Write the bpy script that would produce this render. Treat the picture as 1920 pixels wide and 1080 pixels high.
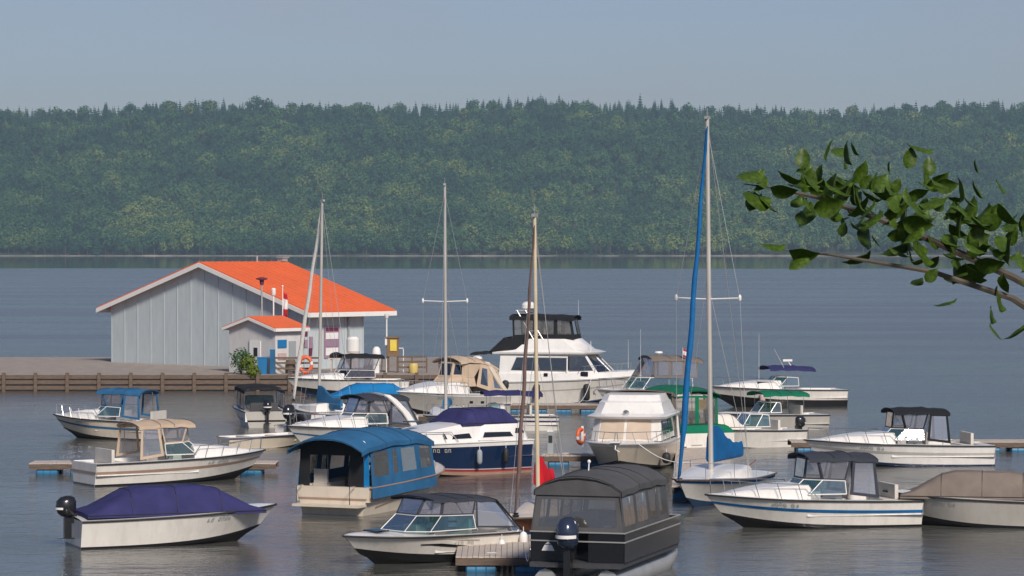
import bpy, bmesh, math, random
from mathutils import Vector, Matrix, noise as mnoise
R = math.radians
random.seed(7)
scene = bpy.context.scene
for o in list(bpy.data.objects): bpy.data.objects.remove(o)
COL = scene.collection

# ------------------------------------------------------------------ camera, world, sun, exposure
F, CX, CY, H = 5800.0, 960.0, 540.0, 9.0
HOR = 465.0
PITCH = math.atan((CY - HOR) / F)
cd = bpy.data.cameras.new('camera'); cam = bpy.data.objects.new('camera', cd); COL.objects.link(cam)
cd.sensor_width = 36; cd.lens = F / 1920 * 36; cd.clip_start = 0.5; cd.clip_end = 30000
cam.location = (0, 0, H); cam.rotation_euler = (R(90) - PITCH, 0, 0)
scene.camera = cam
scene.render.resolution_x, scene.render.resolution_y = 1024, 576
SUN_EL, SUN_AZ = 36, 160          # azimuth clockwise from +Y (camera looks along +Y)
w = bpy.data.worlds.new('World'); scene.world = w; w.use_nodes = True
nt = w.node_tree; nt.nodes.clear()
sky = nt.nodes.new('ShaderNodeTexSky'); sky.sky_type = 'NISHITA'; sky.sun_disc = False
sky.sun_elevation = R(SUN_EL); sky.sun_rotation = R(SUN_AZ)
sky.air_density = 1.0; sky.dust_density = 0.7; sky.ozone_density = 2.2; sky.altitude = 100
bg = nt.nodes.new('ShaderNodeBackground'); bg.inputs['Strength'].default_value = 0.059
wo = nt.nodes.new('ShaderNodeOutputWorld')
tint = nt.nodes.new('ShaderNodeMix'); tint.data_type = 'RGBA'; tint.blend_type = 'MULTIPLY'; tint.inputs[0].default_value = 1.0; tint.inputs[7].default_value = (1.0, 0.97, 1.17, 1)
nt.links.new(sky.outputs[0], tint.inputs[6]); 
tcw = nt.nodes.new('ShaderNodeTexCoord'); mpw_ = nt.nodes.new('ShaderNodeMapping'); mpw_.inputs['Scale'].default_value = (1.0, 1.0, 3.2)
ncl = nt.nodes.new('ShaderNodeTexNoise'); ncl.inputs['Scale'].default_value = 7.0; ncl.inputs['Detail'].default_value = 5; ncl.inputs['Roughness'].default_value = 0.5
nt.links.new(tcw.outputs['Generated'], mpw_.inputs[0]); nt.links.new(mpw_.outputs[0], ncl.inputs['Vector'])
rcl = nt.nodes.new('ShaderNodeMapRange'); rcl.inputs[1].default_value = 0.5; rcl.inputs[2].default_value = 0.72; rcl.inputs[3].default_value = 0.0; rcl.inputs[4].default_value = 0.35; nt.links.new(ncl.outputs[0], rcl.inputs[0])
thin = nt.nodes.new('ShaderNodeMix'); thin.data_type = 'RGBA'; thin.inputs[7].default_value = (6.4, 6.2, 6.9, 1)      # thin, slightly pink cloud veil
nt.links.new(rcl.outputs[0], thin.inputs[0]); nt.links.new(tint.outputs[2], thin.inputs[6]); nt.links.new(thin.outputs[2], bg.inputs[0]); nt.links.new(bg.outputs[0], wo.inputs[0])
sl = bpy.data.lights.new('sun', 'SUN'); so = bpy.data.objects.new('sun', sl); COL.objects.link(so)
sl.energy = 3.75; sl.angle = R(10); sl.color = (1.0, 0.91, 0.80)
az, el = R(SUN_AZ), R(SUN_EL)
sdir = Vector((math.sin(az) * math.cos(el), math.cos(az) * math.cos(el), math.sin(el)))
so.rotation_euler = sdir.to_track_quat('Z', 'Y').to_euler(); so.location = sdir * 60
scene.view_settings.view_transform = 'Standard'; scene.view_settings.look = 'None'
scene.view_settings.exposure = 0.09; scene.view_settings.gamma = 1.0
scene.view_settings.use_curve_mapping = False
scene.render.engine = 'CYCLES'
scene.cycles.max_bounces = 8; scene.cycles.transparent_max_bounces = 24; scene.cycles.volume_bounces = 1

# ------------------------------------------------------------------ helpers
_fw = Vector((0, math.cos(PITCH), -math.sin(PITCH))); _up = Vector((0, math.sin(PITCH), math.cos(PITCH)))
def ray(px, py): return _fw + Vector((1, 0, 0)) * ((px - CX) / F) + _up * ((CY - py) / F)
def W(px, py, z=0.0):                       # point of the photograph on the level z
    d = ray(px, py); t = (z - H) / d.z
    return Vector((0, 0, H)) + d * t
def A(px, py, Y):                           # point of the photograph at depth Y
    d = ray(px, py); return Vector((0, 0, H)) + d * (Y / d.y)

_m = {}
def nodes(m):
    m.use_nodes = True; n = m.node_tree.nodes; n.clear(); return n, m.node_tree.links
def mat(name, col, rough=0.5, var=0.08, scale=2.0, bump=0.0, bscale=12.0, metal=0.0, spec=0.5, coat=0.0, stretch=(1, 1, 1), dirt=None, dirt_amt=0.0):
    if name in _m: return _m[name]
    m = bpy.data.materials.new(name); n, l = nodes(m)
    out = n.new('ShaderNodeOutputMaterial'); b = n.new('ShaderNodeBsdfPrincipled'); l.new(b.outputs[0], out.inputs[0])
    tc = n.new('ShaderNodeTexCoord'); mp = n.new('ShaderNodeMapping'); mp.inputs['Scale'].default_value = stretch
    l.new(tc.outputs['Object'], mp.inputs[0])
    nz = n.new('ShaderNodeTexNoise'); nz.inputs['Scale'].default_value = scale; nz.inputs['Detail'].default_value = 5
    l.new(mp.outputs[0], nz.inputs['Vector'])
    cr = n.new('ShaderNodeValToRGB')
    cr.color_ramp.elements[0].position = 0.3; cr.color_ramp.elements[1].position = 0.7
    cr.color_ramp.elements[0].color = (*[c * (1 - var) for c in col], 1)
    cr.color_ramp.elements[1].color = (*[min(0.9, c * (1 + var)) for c in col], 1)
    l.new(nz.outputs[0], cr.inputs[0])
    last = cr.outputs[0]
    if dirt:
        n2 = n.new('ShaderNodeTexNoise'); n2.inputs['Scale'].default_value = 1.3; n2.inputs['Detail'].default_value = 8; n2.inputs['Roughness'].default_value = 0.7
        mp2 = n.new('ShaderNodeMapping'); mp2.inputs['Scale'].default_value = (3, 3, 0.6); l.new(tc.outputs['Object'], mp2.inputs[0]); l.new(mp2.outputs[0], n2.inputs['Vector'])
        r2 = n.new('ShaderNodeValToRGB'); r2.color_ramp.elements[0].position = 0.45; r2.color_ramp.elements[1].position = 0.75
        r2.color_ramp.elements[0].color = (0, 0, 0, 1); r2.color_ramp.elements[1].color = (dirt_amt,) * 3 + (1,)
        l.new(n2.outputs[0], r2.inputs[0])
        mx = n.new('ShaderNodeMix'); mx.data_type = 'RGBA'; l.new(r2.outputs[0], mx.inputs[0]); l.new(last, mx.inputs[6]); mx.inputs[7].default_value = (*dirt, 1)
        last = mx.outputs[2]
    l.new(last, b.inputs['Base Color'])
    b.inputs['Roughness'].default_value = rough; b.inputs['Metallic'].default_value = metal
    b.inputs['Specular IOR Level'].default_value = spec
    if coat: b.inputs['Coat Weight'].default_value = coat; b.inputs['Coat Roughness'].default_value = 0.08
    if bump:
        n3 = n.new('ShaderNodeTexNoise'); n3.inputs['Scale'].default_value = bscale; n3.inputs['Detail'].default_value = 4
        l.new(mp.outputs[0], n3.inputs['Vector'])
        bp = n.new('ShaderNodeBump'); bp.inputs['Strength'].default_value = bump; bp.inputs['Distance'].default_value = 0.05
        l.new(n3.outputs[0], bp.inputs['Height']); l.new(bp.outputs[0], b.inputs['Normal'])
    _m[name] = m; return m
def glass(name, tint, refl=0.12, rough=0.03, haze=0.0, hazecol=(0.6, 0.6, 0.62)):
    if name in _m: return _m[name]
    m = bpy.data.materials.new(name); n, l = nodes(m)
    out = n.new('ShaderNodeOutputMaterial')
    tr = n.new('ShaderNodeBsdfTransparent'); tr.inputs[0].default_value = (*tint, 1)
    df = n.new('ShaderNodeBsdfDiffuse'); df.inputs[0].default_value = (*hazecol, 1)
    m0 = n.new('ShaderNodeMixShader'); m0.inputs[0].default_value = haze; l.new(tr.outputs[0], m0.inputs[1]); l.new(df.outputs[0], m0.inputs[2])
    gl = n.new('ShaderNodeBsdfGlossy'); gl.inputs['Roughness'].default_value = rough
    tc = n.new('ShaderNodeTexCoord'); nz = n.new('ShaderNodeTexNoise'); nz.inputs['Scale'].default_value = 2.2; l.new(tc.outputs['Object'], nz.inputs['Vector'])
    bp = n.new('ShaderNodeBump'); bp.inputs['Strength'].default_value = 0.25; bp.inputs['Distance'].default_value = 0.05; l.new(nz.outputs[0], bp.inputs['Height']); l.new(bp.outputs[0], gl.inputs['Normal'])
    lw = n.new('ShaderNodeLayerWeight'); lw.inputs[0].default_value = 0.35
    mr = n.new('ShaderNodeMapRange'); mr.inputs[3].default_value = refl; mr.inputs[4].default_value = 0.75; l.new(lw.outputs['Fresnel'], mr.inputs[0])
    m1 = n.new('ShaderNodeMixShader'); l.new(mr.outputs[0], m1.inputs[0]); l.new(m0.outputs[0], m1.inputs[1]); l.new(gl.outputs[0], m1.inputs[2])
    l.new(m1.outputs[0], out.inputs[0]); _m[name] = m; return m

DIRT = (0.30, 0.25, 0.18)
M = dict(
    gel=mat('white_gelcoat', (0.74, 0.71, 0.66), 0.28, 0.05, 1.5, coat=0.3, dirt=DIRT, dirt_amt=0.27),
    gelw=mat('bright_gelcoat', (0.80, 0.78, 0.75), 0.3, 0.04, 1.5, coat=0.3, dirt=DIRT, dirt_amt=0.17),
    cream=mat('cream_gelcoat', (0.66, 0.58, 0.47), 0.32, 0.06, 1.5, coat=0.25, dirt=DIRT, dirt_amt=0.25),
    grey_gel=mat('grey_gelcoat', (0.46, 0.44, 0.40), 0.32, 0.06, 1.5, coat=0.25, dirt=DIRT, dirt_amt=0.25),
    navy_gel=mat('navy_gelcoat', (0.008, 0.022, 0.065), 0.18, 0.15, 1.2, coat=0.5),
    black_gel=mat('black_gelcoat', (0.012, 0.012, 0.014), 0.25, 0.1, 1.2, coat=0.3),
    red_gel=mat('red_stripe', (0.35, 0.05, 0.045), 0.3, 0.1),
    pink_gel=mat('pale_stripe', (0.55, 0.40, 0.38), 0.3, 0.1),
    tan_gel=mat('tan_boot_stripe', (0.34, 0.22, 0.16), 0.4, 0.1),
    bottom=mat('antifoul', (0.03, 0.025, 0.025), 0.7, 0.2),
    bluebot=mat('blue_antifoul', (0.03, 0.07, 0.16), 0.7, 0.2),
    alu=mat('aluminium', (0.55, 0.54, 0.52), 0.38, 0.08, 3, metal=0.6),
    mastalu=mat('mast_aluminium', (0.50, 0.47, 0.43), 0.45, 0.08, 1, metal=0.25),
    steel=mat('stainless', (0.62, 0.62, 0.62), 0.22, 0.05, 3, metal=0.9),
    white=mat('white_paint', (0.78, 0.77, 0.74), 0.45, 0.04),
    rubber=mat('black_rubber', (0.02, 0.02, 0.02), 0.6, 0.1),
    vinylseat=mat('white_vinyl', (0.62, 0.58, 0.52), 0.5, 0.06, bump=0.2),
    darkseat=mat('dark_vinyl', (0.05, 0.05, 0.055), 0.5, 0.1, bump=0.2),
    c_blue=mat('blue_canvas', (0.028, 0.125, 0.26), 0.85, 0.16, 1.6, 0.5, 2.5, spec=0.2),
    c_brightblue=mat('bright_blue_canvas', (0.008, 0.17, 0.42), 0.8, 0.12, 2, 0.4, 3, spec=0.2),
    c_royal=mat('royal_blue_sailcloth', (0.006, 0.11, 0.30), 0.75, 0.14, 2.0, 0.6, 4, spec=0.2),
    c_navy=mat('navy_canvas', (0.034, 0.034, 0.12), 0.85, 0.14, 2, 0.4, 3, spec=0.2),
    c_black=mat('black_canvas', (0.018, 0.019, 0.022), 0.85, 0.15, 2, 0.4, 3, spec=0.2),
    c_slate=mat('slate_canvas', (0.045, 0.05, 0.065), 0.85, 0.15, 2, 0.4, 3, spec=0.2),
    c_grey=mat('charcoal_canvas', (0.085, 0.085, 0.088), 0.8, 0.14, 1.4, 0.6, 2.2, spec=0.25),
    c_beige=mat('beige_canvas', (0.52, 0.40, 0.29), 0.85, 0.10, 2, 0.4, 3, spec=0.2),
    c_taupe=mat('taupe_canvas', (0.20, 0.165, 0.14), 0.85, 0.12, 2, 0.4, 3, spec=0.2),
    c_tan=mat('tan_windscreen_cover', (0.52, 0.42, 0.33), 0.85, 0.08, 2, 0.4, 4, spec=0.2),
    c_green=mat('green_canvas', (0.006, 0.16, 0.085), 0.85, 0.14, 2, 0.4, 3, spec=0.2),
    c_white=mat('white_canvas', (0.72, 0.68, 0.62), 0.85, 0.06, 2, 0.5, 3, spec=0.2),
    c_red=mat('red_sailcloth', (0.62, 0.014, 0.025), 0.7, 0.14, 2, 0.6, 5, spec=0.2),
    c_brown=mat('brown_sailcloth', (0.16, 0.105, 0.09), 0.8, 0.15, 2, 0.5, 6, spec=0.2),
    c_sail=mat('white_sailcloth', (0.66, 0.64, 0.60), 0.8, 0.06, 2, 0.4, 6, spec=0.2),
    varnish=mat('varnished_wood', (0.22, 0.065, 0.022), 0.25, 0.25, 3, coat=0.4, stretch=(0.4, 6, 6)),
    yellow=mat('yellow_paint', (0.60, 0.45, 0.14), 0.5, 0.1),
    orange=mat('orange_plastic', (0.75, 0.13, 0.035), 0.5, 0.08),
    bluefloat=mat('blue_plastic_drum', (0.012, 0.14, 0.28), 0.45, 0.2, 2, dirt=(0.05, 0.06, 0.05), dirt_amt=0.4),
    wood=mat('weathered_planks', (0.52, 0.45, 0.39), 0.85, 0.18, 3, 0.3, 20, stretch=(1, 8, 1)),
    woodd=mat('dark_timber', (0.14, 0.10, 0.075), 0.85, 0.25, 3, 0.3, 20, stretch=(1, 1, 6)),
    concrete=mat('quay_concrete', (0.34, 0.29, 0.25), 0.9, 0.16, 1.2, 0.3, 8, dirt=(0.16, 0.13, 0.1), dirt_amt=0.5),
    siding=mat('pale_blue_siding', (0.47, 0.53, 0.55), 0.7, 0.06, 1.0, dirt=(0.25, 0.28, 0.28), dirt_amt=0.3, stretch=(1, 1, 0.3)),
    hutwall=mat('white_siding', (0.60, 0.59, 0.58), 0.7, 0.06, 1.0, dirt=(0.35, 0.3, 0.28), dirt_amt=0.3),
    roof=mat('orange_metal_roof', (0.80, 0.155, 0.05), 0.6, 0.06, 0.6, spec=0.25, dirt=(0.50, 0.12, 0.06), dirt_amt=0.35),
    soffit=mat('soffit', (0.30, 0.33, 0.35), 0.8, 0.05),
    purple=mat('poster_print', (0.30, 0.20, 0.27), 0.6, 0.1),
    maroon=mat('maroon_print', (0.13, 0.025, 0.05), 0.6, 0.1),
    bluesign=mat('blue_sign', (0.01, 0.16, 0.38), 0.5, 0.06),
    darkglass=mat('dark_glass', (0.012, 0.014, 0.018), 0.06, 0.1, spec=0.6),
    flagred=mat('flag_red', (0.50, 0.015, 0.03), 0.8, 0.1), flagwhite=mat('flag_white', (0.75, 0.73, 0.72), 0.8, 0.05),
    brownbox=mat('brown_cabinet', (0.20, 0.12, 0.06), 0.7, 0.2),
    yellowsign=mat('yellow_sign', (0.72, 0.55, 0.08), 0.5, 0.08),
    eng_navy=mat('navy_cowling', (0.02, 0.03, 0.06), 0.2, 0.15, coat=0.5),
    eng_black=mat('black_cowling', (0.015, 0.015, 0.017), 0.25, 0.15, coat=0.4),
    tealglass=glass('teal_glass', (0.36, 0.60, 0.60), 0.22, 0.05, 0.10, (0.15, 0.35, 0.36)),
    greenglass=glass('green_glass', (0.42, 0.60, 0.52), 0.2, 0.05, 0.10, (0.2, 0.36, 0.3)),
    smoke=glass('smoked_glass', (0.10, 0.10, 0.11), 0.16, 0.04),
    vinyl=glass('clear_vinyl', (0.80, 0.80, 0.84), 0.14, 0.10, 0.20, (0.55, 0.55, 0.62)),
    vinyldark=glass('tinted_vinyl', (0.62, 0.60, 0.58), 0.12, 0.10, 0.16, (0.35, 0.33, 0.31)),
)

class MB:
    def __init__(s): s.v = []; s.f = []; s.mi = []
    def face(s, pts, mi=0):
        i = len(s.v); s.v += [tuple(p) for p in pts]; s.f.append(tuple(range(i, i + len(pts)))); s.mi.append(mi); return s
    def grid(s, rows, closed=False, mi=0, flip=False):
        i = len(s.v); n = len(rows[0])
        for r in rows: s.v += [tuple(p) for p in r]
        for a in range(len(rows) - 1):
            for b in range(n if closed else n - 1):
                b2 = (b + 1) % n
                q = (i + a * n + b, i + a * n + b2, i + (a + 1) * n + b2, i + (a + 1) * n + b)
                s.f.append(q[::-1] if flip else q); s.mi.append(mi)
        return s
    def box(s, c, size, rz=0, mi=0, taper=1.0):
        cx, cy, cz = c; a, b, h = size[0] / 2, size[1] / 2, size[2] / 2
        ca, sa = math.cos(rz), math.sin(rz); P = []
        for z, k in ((-h, 1.0), (h, taper)):
            for x, y in ((-a, -b), (a, -b), (a, b), (-a, b)):
                x *= k; y *= k; P.append((cx + x * ca - y * sa, cy + x * sa + y * ca, cz + z))
        i = len(s.v); s.v += P
        for f in ((3, 2, 1, 0), (4, 5, 6, 7), (0, 1, 5, 4), (1, 2, 6, 5), (2, 3, 7, 6), (3, 0, 4, 7)):
            s.f.append(tuple(i + k for k in f)); s.mi.append(mi)
        return s
    def tube(s, pts, r, n=6, mi=0, r1=None, cap=True):
        pts = [Vector(p) for p in pts]; rows = []
        m = len(pts)
        for k, p in enumerate(pts):
            t = (pts[min(k + 1, m - 1)] - pts[max(k - 1, 0)]).normalized()
            a = t.cross(Vector((0, 0, 1)) if abs(t.z) < 0.9 else Vector((1, 0, 0))).normalized(); b = t.cross(a)
            rr = r if r1 is None else r + (r1 - r) * k / (m - 1)
            rows.append([p + (a * math.cos(2 * math.pi * j / n) + b * math.sin(2 * math.pi * j / n)) * rr for j in range(n)])
        s.grid(rows, True, mi, True)
        if cap: s.face(rows[0], mi); s.face(rows[-1][::-1], mi)
        return s
    def lathe(s, c, prof, n=12, mi=0):
        c = Vector(c); rows = [[c + Vector((r * math.cos(2 * math.pi * j / n), r * math.sin(2 * math.pi * j / n), z)) for j in range(n)] for r, z in prof]
        s.grid(rows, True, mi); s.face(rows[0][::-1], mi); s.face(rows[-1], mi); return s
    def ball(s, c, r, nu=10, nv=7, mi=0):
        rx, ry, rz = r if hasattr(r, '__len__') else (r, r, r)
        rows = []
        for a in range(nv + 1):
            th = -math.pi / 2 + math.pi * a / nv; th = max(min(th, 1.52), -1.52)
            rows.append([(c[0] + rx * math.cos(th) * math.cos(2 * math.pi * j / nu), c[1] + ry * math.cos(th) * math.sin(2 * math.pi * j / nu), c[2] + rz * math.sin(th)) for j in range(nu)])
        s.grid(rows, True, mi); s.face(rows[0][::-1], mi); s.face(rows[-1], mi); return s
    def plate(s, pts, th, mi=0):                         # flat polygon given a thickness along its normal, both ways
        P = [Vector(p) for p in pts]; nrm = Vector((0, 0, 0))
        for k in range(len(P)): nrm += P[k].cross(P[(k + 1) % len(P)])
        nrm.normalize(); a = [p + nrm * th / 2 for p in P]; b = [p - nrm * th / 2 for p in P]
        s.face(a, mi); s.face(b[::-1], mi)
        for k in range(len(P)):
            k2 = (k + 1) % len(P); s.face([a[k2], a[k], b[k], b[k2]], mi)
        return s
    def sheet(s, rows, th=0.02, mi=0):                   # grid with thickness downwards
        n = Vector((0, 0, -th)); low = [[Vector(p) + n for p in r] for r in rows]
        s.grid(rows, mi=mi, flip=True); s.grid(low, mi=mi)
        def rim(a, b):
            s.grid([a, b], mi=mi)
        rim(rows[0], low[0]); rim(low[-1], rows[-1])
        rim([r[0] for r in low], [r[0] for r in rows]); rim([r[-1] for r in rows], [r[-1] for r in low]); return s
    def mesh(s, name, mats, smooth=35):
        me = bpy.data.meshes.new(name); me.from_pydata(s.v, [], s.f)
        for m in (mats if isinstance(mats, (list, tuple)) else [mats]): me.materials.append(m)
        me.polygons.foreach_set('material_index', s.mi)
        bm = bmesh.new(); bm.from_mesh(me); bmesh.ops.remove_doubles(bm, verts=bm.verts, dist=0.0004)
        bmesh.ops.recalc_face_normals(bm, faces=bm.faces); bm.to_mesh(me); bm.free()
        if smooth:
            me.polygons.foreach_set('use_smooth', [True] * len(me.polygons)); me.set_sharp_from_angle(angle=R(smooth))
        me.update(); return me
    def build(s, name, mats, parent=None, smooth=35, loc=None, kind=None, label=None):
        return link(name, s.mesh(name, mats, smooth), parent, loc, kind=kind, label=label)
def link(name, me, parent=None, loc=None, rot=None, kind=None, label=None):
    o = bpy.data.objects.new(name, me); COL.objects.link(o)
    if parent: o.parent = parent
    if loc is not None: o.location = loc
    if rot is not None: o.rotation_euler = rot
    if kind: o['kind'] = kind
    if label: o['label'] = label
    return o
def tag(o, label, cat, group=None):
    o['label'] = label; o['category'] = cat
    if group: o['group'] = group
    return o
def thing(name, label, cat, loc, heading=0.0, group=None):
    o = bpy.data.objects.new(name, None); COL.objects.link(o); o.empty_display_size = 0.3
    o.location = loc; o.rotation_euler = (0, 0, R(heading)); return tag(o, label, cat, group)
def lerp(a, b, t): return a + (b - a) * t
def smooth01(x): x = max(0.0, min(1.0, x)); return x * x * (3 - 2 * x)

# ------------------------------------------------------------------ setting: water, hills, forest, shore, near bank
def water_mat():
    m = bpy.data.materials.new('lake_water'); n, l = nodes(m)
    out = n.new('ShaderNodeOutputMaterial'); b = n.new('ShaderNodeBsdfPrincipled'); l.new(b.outputs[0], out.inputs[0])
    b.inputs['Base Color'].default_value = (0.088, 0.090, 0.082, 1); b.inputs['IOR'].default_value = 1.333
    geo = n.new('ShaderNodeNewGeometry'); sep = n.new('ShaderNodeSeparateXYZ'); l.new(geo.outputs['Position'], sep.inputs[0])
    # wind: open lake is rippled, the far strip under the hill and the basin between the docks lie calmer
    nzw = n.new('ShaderNodeTexNoise'); nzw.inputs['Scale'].default_value = 0.004; nzw.inputs['Detail'].default_value = 3
    mpw = n.new('ShaderNodeMapping'); mpw.inputs['Scale'].default_value = (0.35, 1.0, 1.0); l.new(geo.outputs['Position'], mpw.inputs[0]); l.new(mpw.outputs[0], nzw.inputs['Vector'])
    ad = n.new('ShaderNodeMath'); ad.operation = 'MULTIPLY_ADD'; ad.inputs[1].default_value = 260.0; l.new(nzw.outputs[0], ad.inputs[0]); l.new(sep.outputs['Y'], ad.inputs[2])
    far = n.new('ShaderNodeMapRange'); far.inputs[1].default_value = 1430; far.inputs[2].default_value = 1470; far.inputs[3].default_value = 1.0; far.inputs[4].default_value = 0.0; l.new(ad.outputs[0], far.inputs[0])
    near = n.new('ShaderNodeMapRange'); near.inputs[1].default_value = 150; near.inputs[2].default_value = 320; near.inputs[3].default_value = 0.55; near.inputs[4].default_value = 1.0; l.new(sep.outputs['Y'], near.inputs[0])
    wind = n.new('ShaderNodeMath'); wind.operation = 'MULTIPLY'; l.new(far.outputs[0], wind.inputs[0]); l.new(near.outputs[0], wind.inputs[1])
    # streaks
    nzs = n.new('ShaderNodeTexNoise'); nzs.inputs['Scale'].default_value = 0.05; nzs.inputs['Detail'].default_value = 4
    mps = n.new('ShaderNodeMapping'); mps.inputs['Scale'].default_value = (0.15, 1.0, 1.0); l.new(geo.outputs['Position'], mps.inputs[0]); l.new(mps.outputs[0], nzs.inputs['Vector'])
    st = n.new('ShaderNodeMapRange'); st.inputs[1].default_value = 0.35; st.inputs[2].default_value = 0.65; st.inputs[3].default_value = 0.5; st.inputs[4].default_value = 1.2; l.new(nzs.outputs[0], st.inputs[0])
    ws = n.new('ShaderNodeMath'); ws.operation = 'MULTIPLY'; l.new(wind.outputs[0], ws.inputs[0]); l.new(st.outputs[0], ws.inputs[1])
    rg = n.new('ShaderNodeMapRange'); rg.inputs[3].default_value = 0.03; rg.inputs[4].default_value = 0.22; l.new(ws.outputs[0], rg.inputs[0]); l.new(rg.outputs[0], b.inputs['Roughness'])
    mp1 = n.new('ShaderNodeMapping'); mp1.inputs['Scale'].default_value = (0.7, 1.0, 1.0); l.new(geo.outputs['Position'], mp1.inputs[0])
    n1 = n.new('ShaderNodeTexNoise'); n1.inputs['Scale'].default_value = 1.6; n1.inputs['Detail'].default_value = 5; n1.inputs['Roughness'].default_value = 0.6; l.new(mp1.outputs[0], n1.inputs['Vector'])
    bs = n.new('ShaderNodeMapRange'); bs.inputs[3].default_value = 0.02; bs.inputs[4].default_value = 0.85; l.new(ws.outputs[0], bs.inputs[0])
    bp = n.new('ShaderNodeBump'); bp.inputs['Distance'].default_value = 0.12; l.new(bs.outputs[0], bp.inputs['Strength']); n2 = n.new('ShaderNodeTexNoise'); n2.inputs['Scale'].default_value = 0.55; n2.inputs['Detail'].default_value = 2; l.new(mp1.outputs[0], n2.inputs['Vector'])
    sm_ = n.new('ShaderNodeMath'); sm_.operation = 'MULTIPLY_ADD'; sm_.inputs[1].default_value = 1.6; l.new(n2.outputs[0], sm_.inputs[0]); l.new(n1.outputs[0], sm_.inputs[2]); l.new(sm_.outputs[0], bp.inputs['Height'])
    l.new(bp.outputs[0], b.inputs['Normal'])
    return m
mb = MB(); mb.face([(-3800, -150, 0), (3800, -150, 0), (3800, 5400, 0), (-3800, 5400, 0)])
mb.build('water', water_mat(), kind='structure', smooth=None)

YS = 3480.0
def shore_y(x): return YS + 28 * mnoise.noise(Vector((x * 0.004, 3.1, 0))) + 10 * mnoise.noise(Vector((x * 0.02, 9.1, 0)))
def hill_z(x, y):
    d = y - shore_y(x)
    if d < 0: return -1.5 + d * 0.02
    t = d / 800.0
    z = 181 * (0.55 * smooth01(t) + 0.45 * min(t, 1.0)) if t < 1.12 else 181 - (t - 1.12) * 160
    z += 19 * mnoise.noise(Vector((x * 0.0035, y * 0.0045, 1.7))) * smooth01(d / 150)
    z += 7 * mnoise.noise(Vector((x * 0.011, y * 0.012, 4.7))) * smooth01(d / 100)
    return 0.6 + z * (1.0 if d > 30 else d / 30)
rows = []
for j in range(56):
    y = YS - 60 + j * 33
    rows.append([(x, y, hill_z(x, y)) for x in range(-1900, 1901, 38)])
hillm = mat('forest_floor', (0.035, 0.045, 0.022), 0.95, 0.3, 0.02)
MB().grid(rows).build('hills', hillm, kind='structure')
# the pale rocky shoreline
rnd = random.Random(5); rows = [[], [], [], []]
for k in range(-150, 151):
    x = k * 9.0; y = shore_y(x); hgt = max(0.05, 0.15 + 2.2 * mnoise.noise(Vector((x * 0.009, 0, 7))) + 0.8 * mnoise.noise(Vector((x * 0.05, 2, 7))) + rnd.random() * 0.5)
    rows[0].append((x, y - 7, -0.3)); rows[1].append((x, y - 5, hgt * 0.7)); rows[2].append((x, y - 1, hgt)); rows[3].append((x, y + 6, 0.8))
MB().grid(rows).build('shoreline', mat('shore_rock', (0.25, 0.23, 0.18), 0.9, 0.5, 0.05), kind='structure')

def leaf_mat(name, c0, c1, c2):
    m = bpy.data.materials.new(name); n, l = nodes(m)
    out = n.new('ShaderNodeOutputMaterial'); b = n.new('ShaderNodeBsdfPrincipled'); b.inputs['Roughness'].default_value = 0.7; b.inputs['Specular IOR Level'].default_value = 0.15
    oi = n.new('ShaderNodeObjectInfo'); geo = n.new('ShaderNodeNewGeometry')
    nz = n.new('ShaderNodeTexNoise'); nz.inputs['Scale'].default_value = 0.011; nz.inputs['Detail'].default_value = 3; l.new(geo.outputs['Position'], nz.inputs['Vector'])
    a = n.new('ShaderNodeMath'); a.operation = 'MULTIPLY_ADD'; a.inputs[1].default_value = 0.45; l.new(oi.outputs['Random'], a.inputs[0])
    s = n.new('ShaderNodeMath'); s.operation = 'MULTIPLY_ADD'; s.inputs[1].default_value = 1.7; s.inputs[2].default_value = -0.55; l.new(nz.outputs[0], s.inputs[0]); sz_ = n.new('ShaderNodeSeparateXYZ'); l.new(geo.outputs['Position'], sz_.inputs[0]); lo_ = n.new('ShaderNodeMapRange'); lo_.inputs[1].default_value = 5; lo_.inputs[2].default_value = 110; lo_.inputs[3].default_value = 0.16; lo_.inputs[4].default_value = -0.03; l.new(sz_.outputs['Z'], lo_.inputs[0]); l.new(s.outputs[0], lo_.inputs[5]) if False else None
    s2 = n.new('ShaderNodeMath'); l.new(s.outputs[0], s2.inputs[0]); l.new(lo_.outputs[0], s2.inputs[1]); l.new(s2.outputs[0], a.inputs[2])
    cr = n.new('ShaderNodeValToRGB'); e = cr.color_ramp.elements; e[0].position = 0.2; e[0].color = (*c0, 1); e[1].position = 0.95; e[1].color = (*c2, 1)
    k = e.new(0.6); k.color = (*c1, 1); l.new(a.outputs[0], cr.inputs[0]); l.new(cr.outputs[0], b.inputs['Base Color'])
    tl = n.new('ShaderNodeBsdfTranslucent'); l.new(cr.outputs[0], tl.inputs[0]); mx = n.new('ShaderNodeMixShader'); mx.inputs[0].default_value = 0.25
    l.new(b.outputs[0], mx.inputs[1]); l.new(tl.outputs[0], mx.inputs[2]); l.new(mx.outputs[0], out.inputs[0]); return m
LEAF = leaf_mat('broadleaf', (0.022, 0.080, 0.042), (0.062, 0.155, 0.058), (0.20, 0.27, 0.07))
NEEDLE = leaf_mat('needles', (0.012, 0.046, 0.034), (0.026, 0.085, 0.055), (0.05, 0.11, 0.05))
DEAD = leaf_mat('bare_twigs', (0.09, 0.07, 0.06), (0.13, 0.10, 0.09), (0.16, 0.12, 0.10))
BARK = mat('bark', (0.09, 0.075, 0.06), 0.9, 0.3, 4, 0.4, 10, stretch=(1, 1, 0.3))

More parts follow.
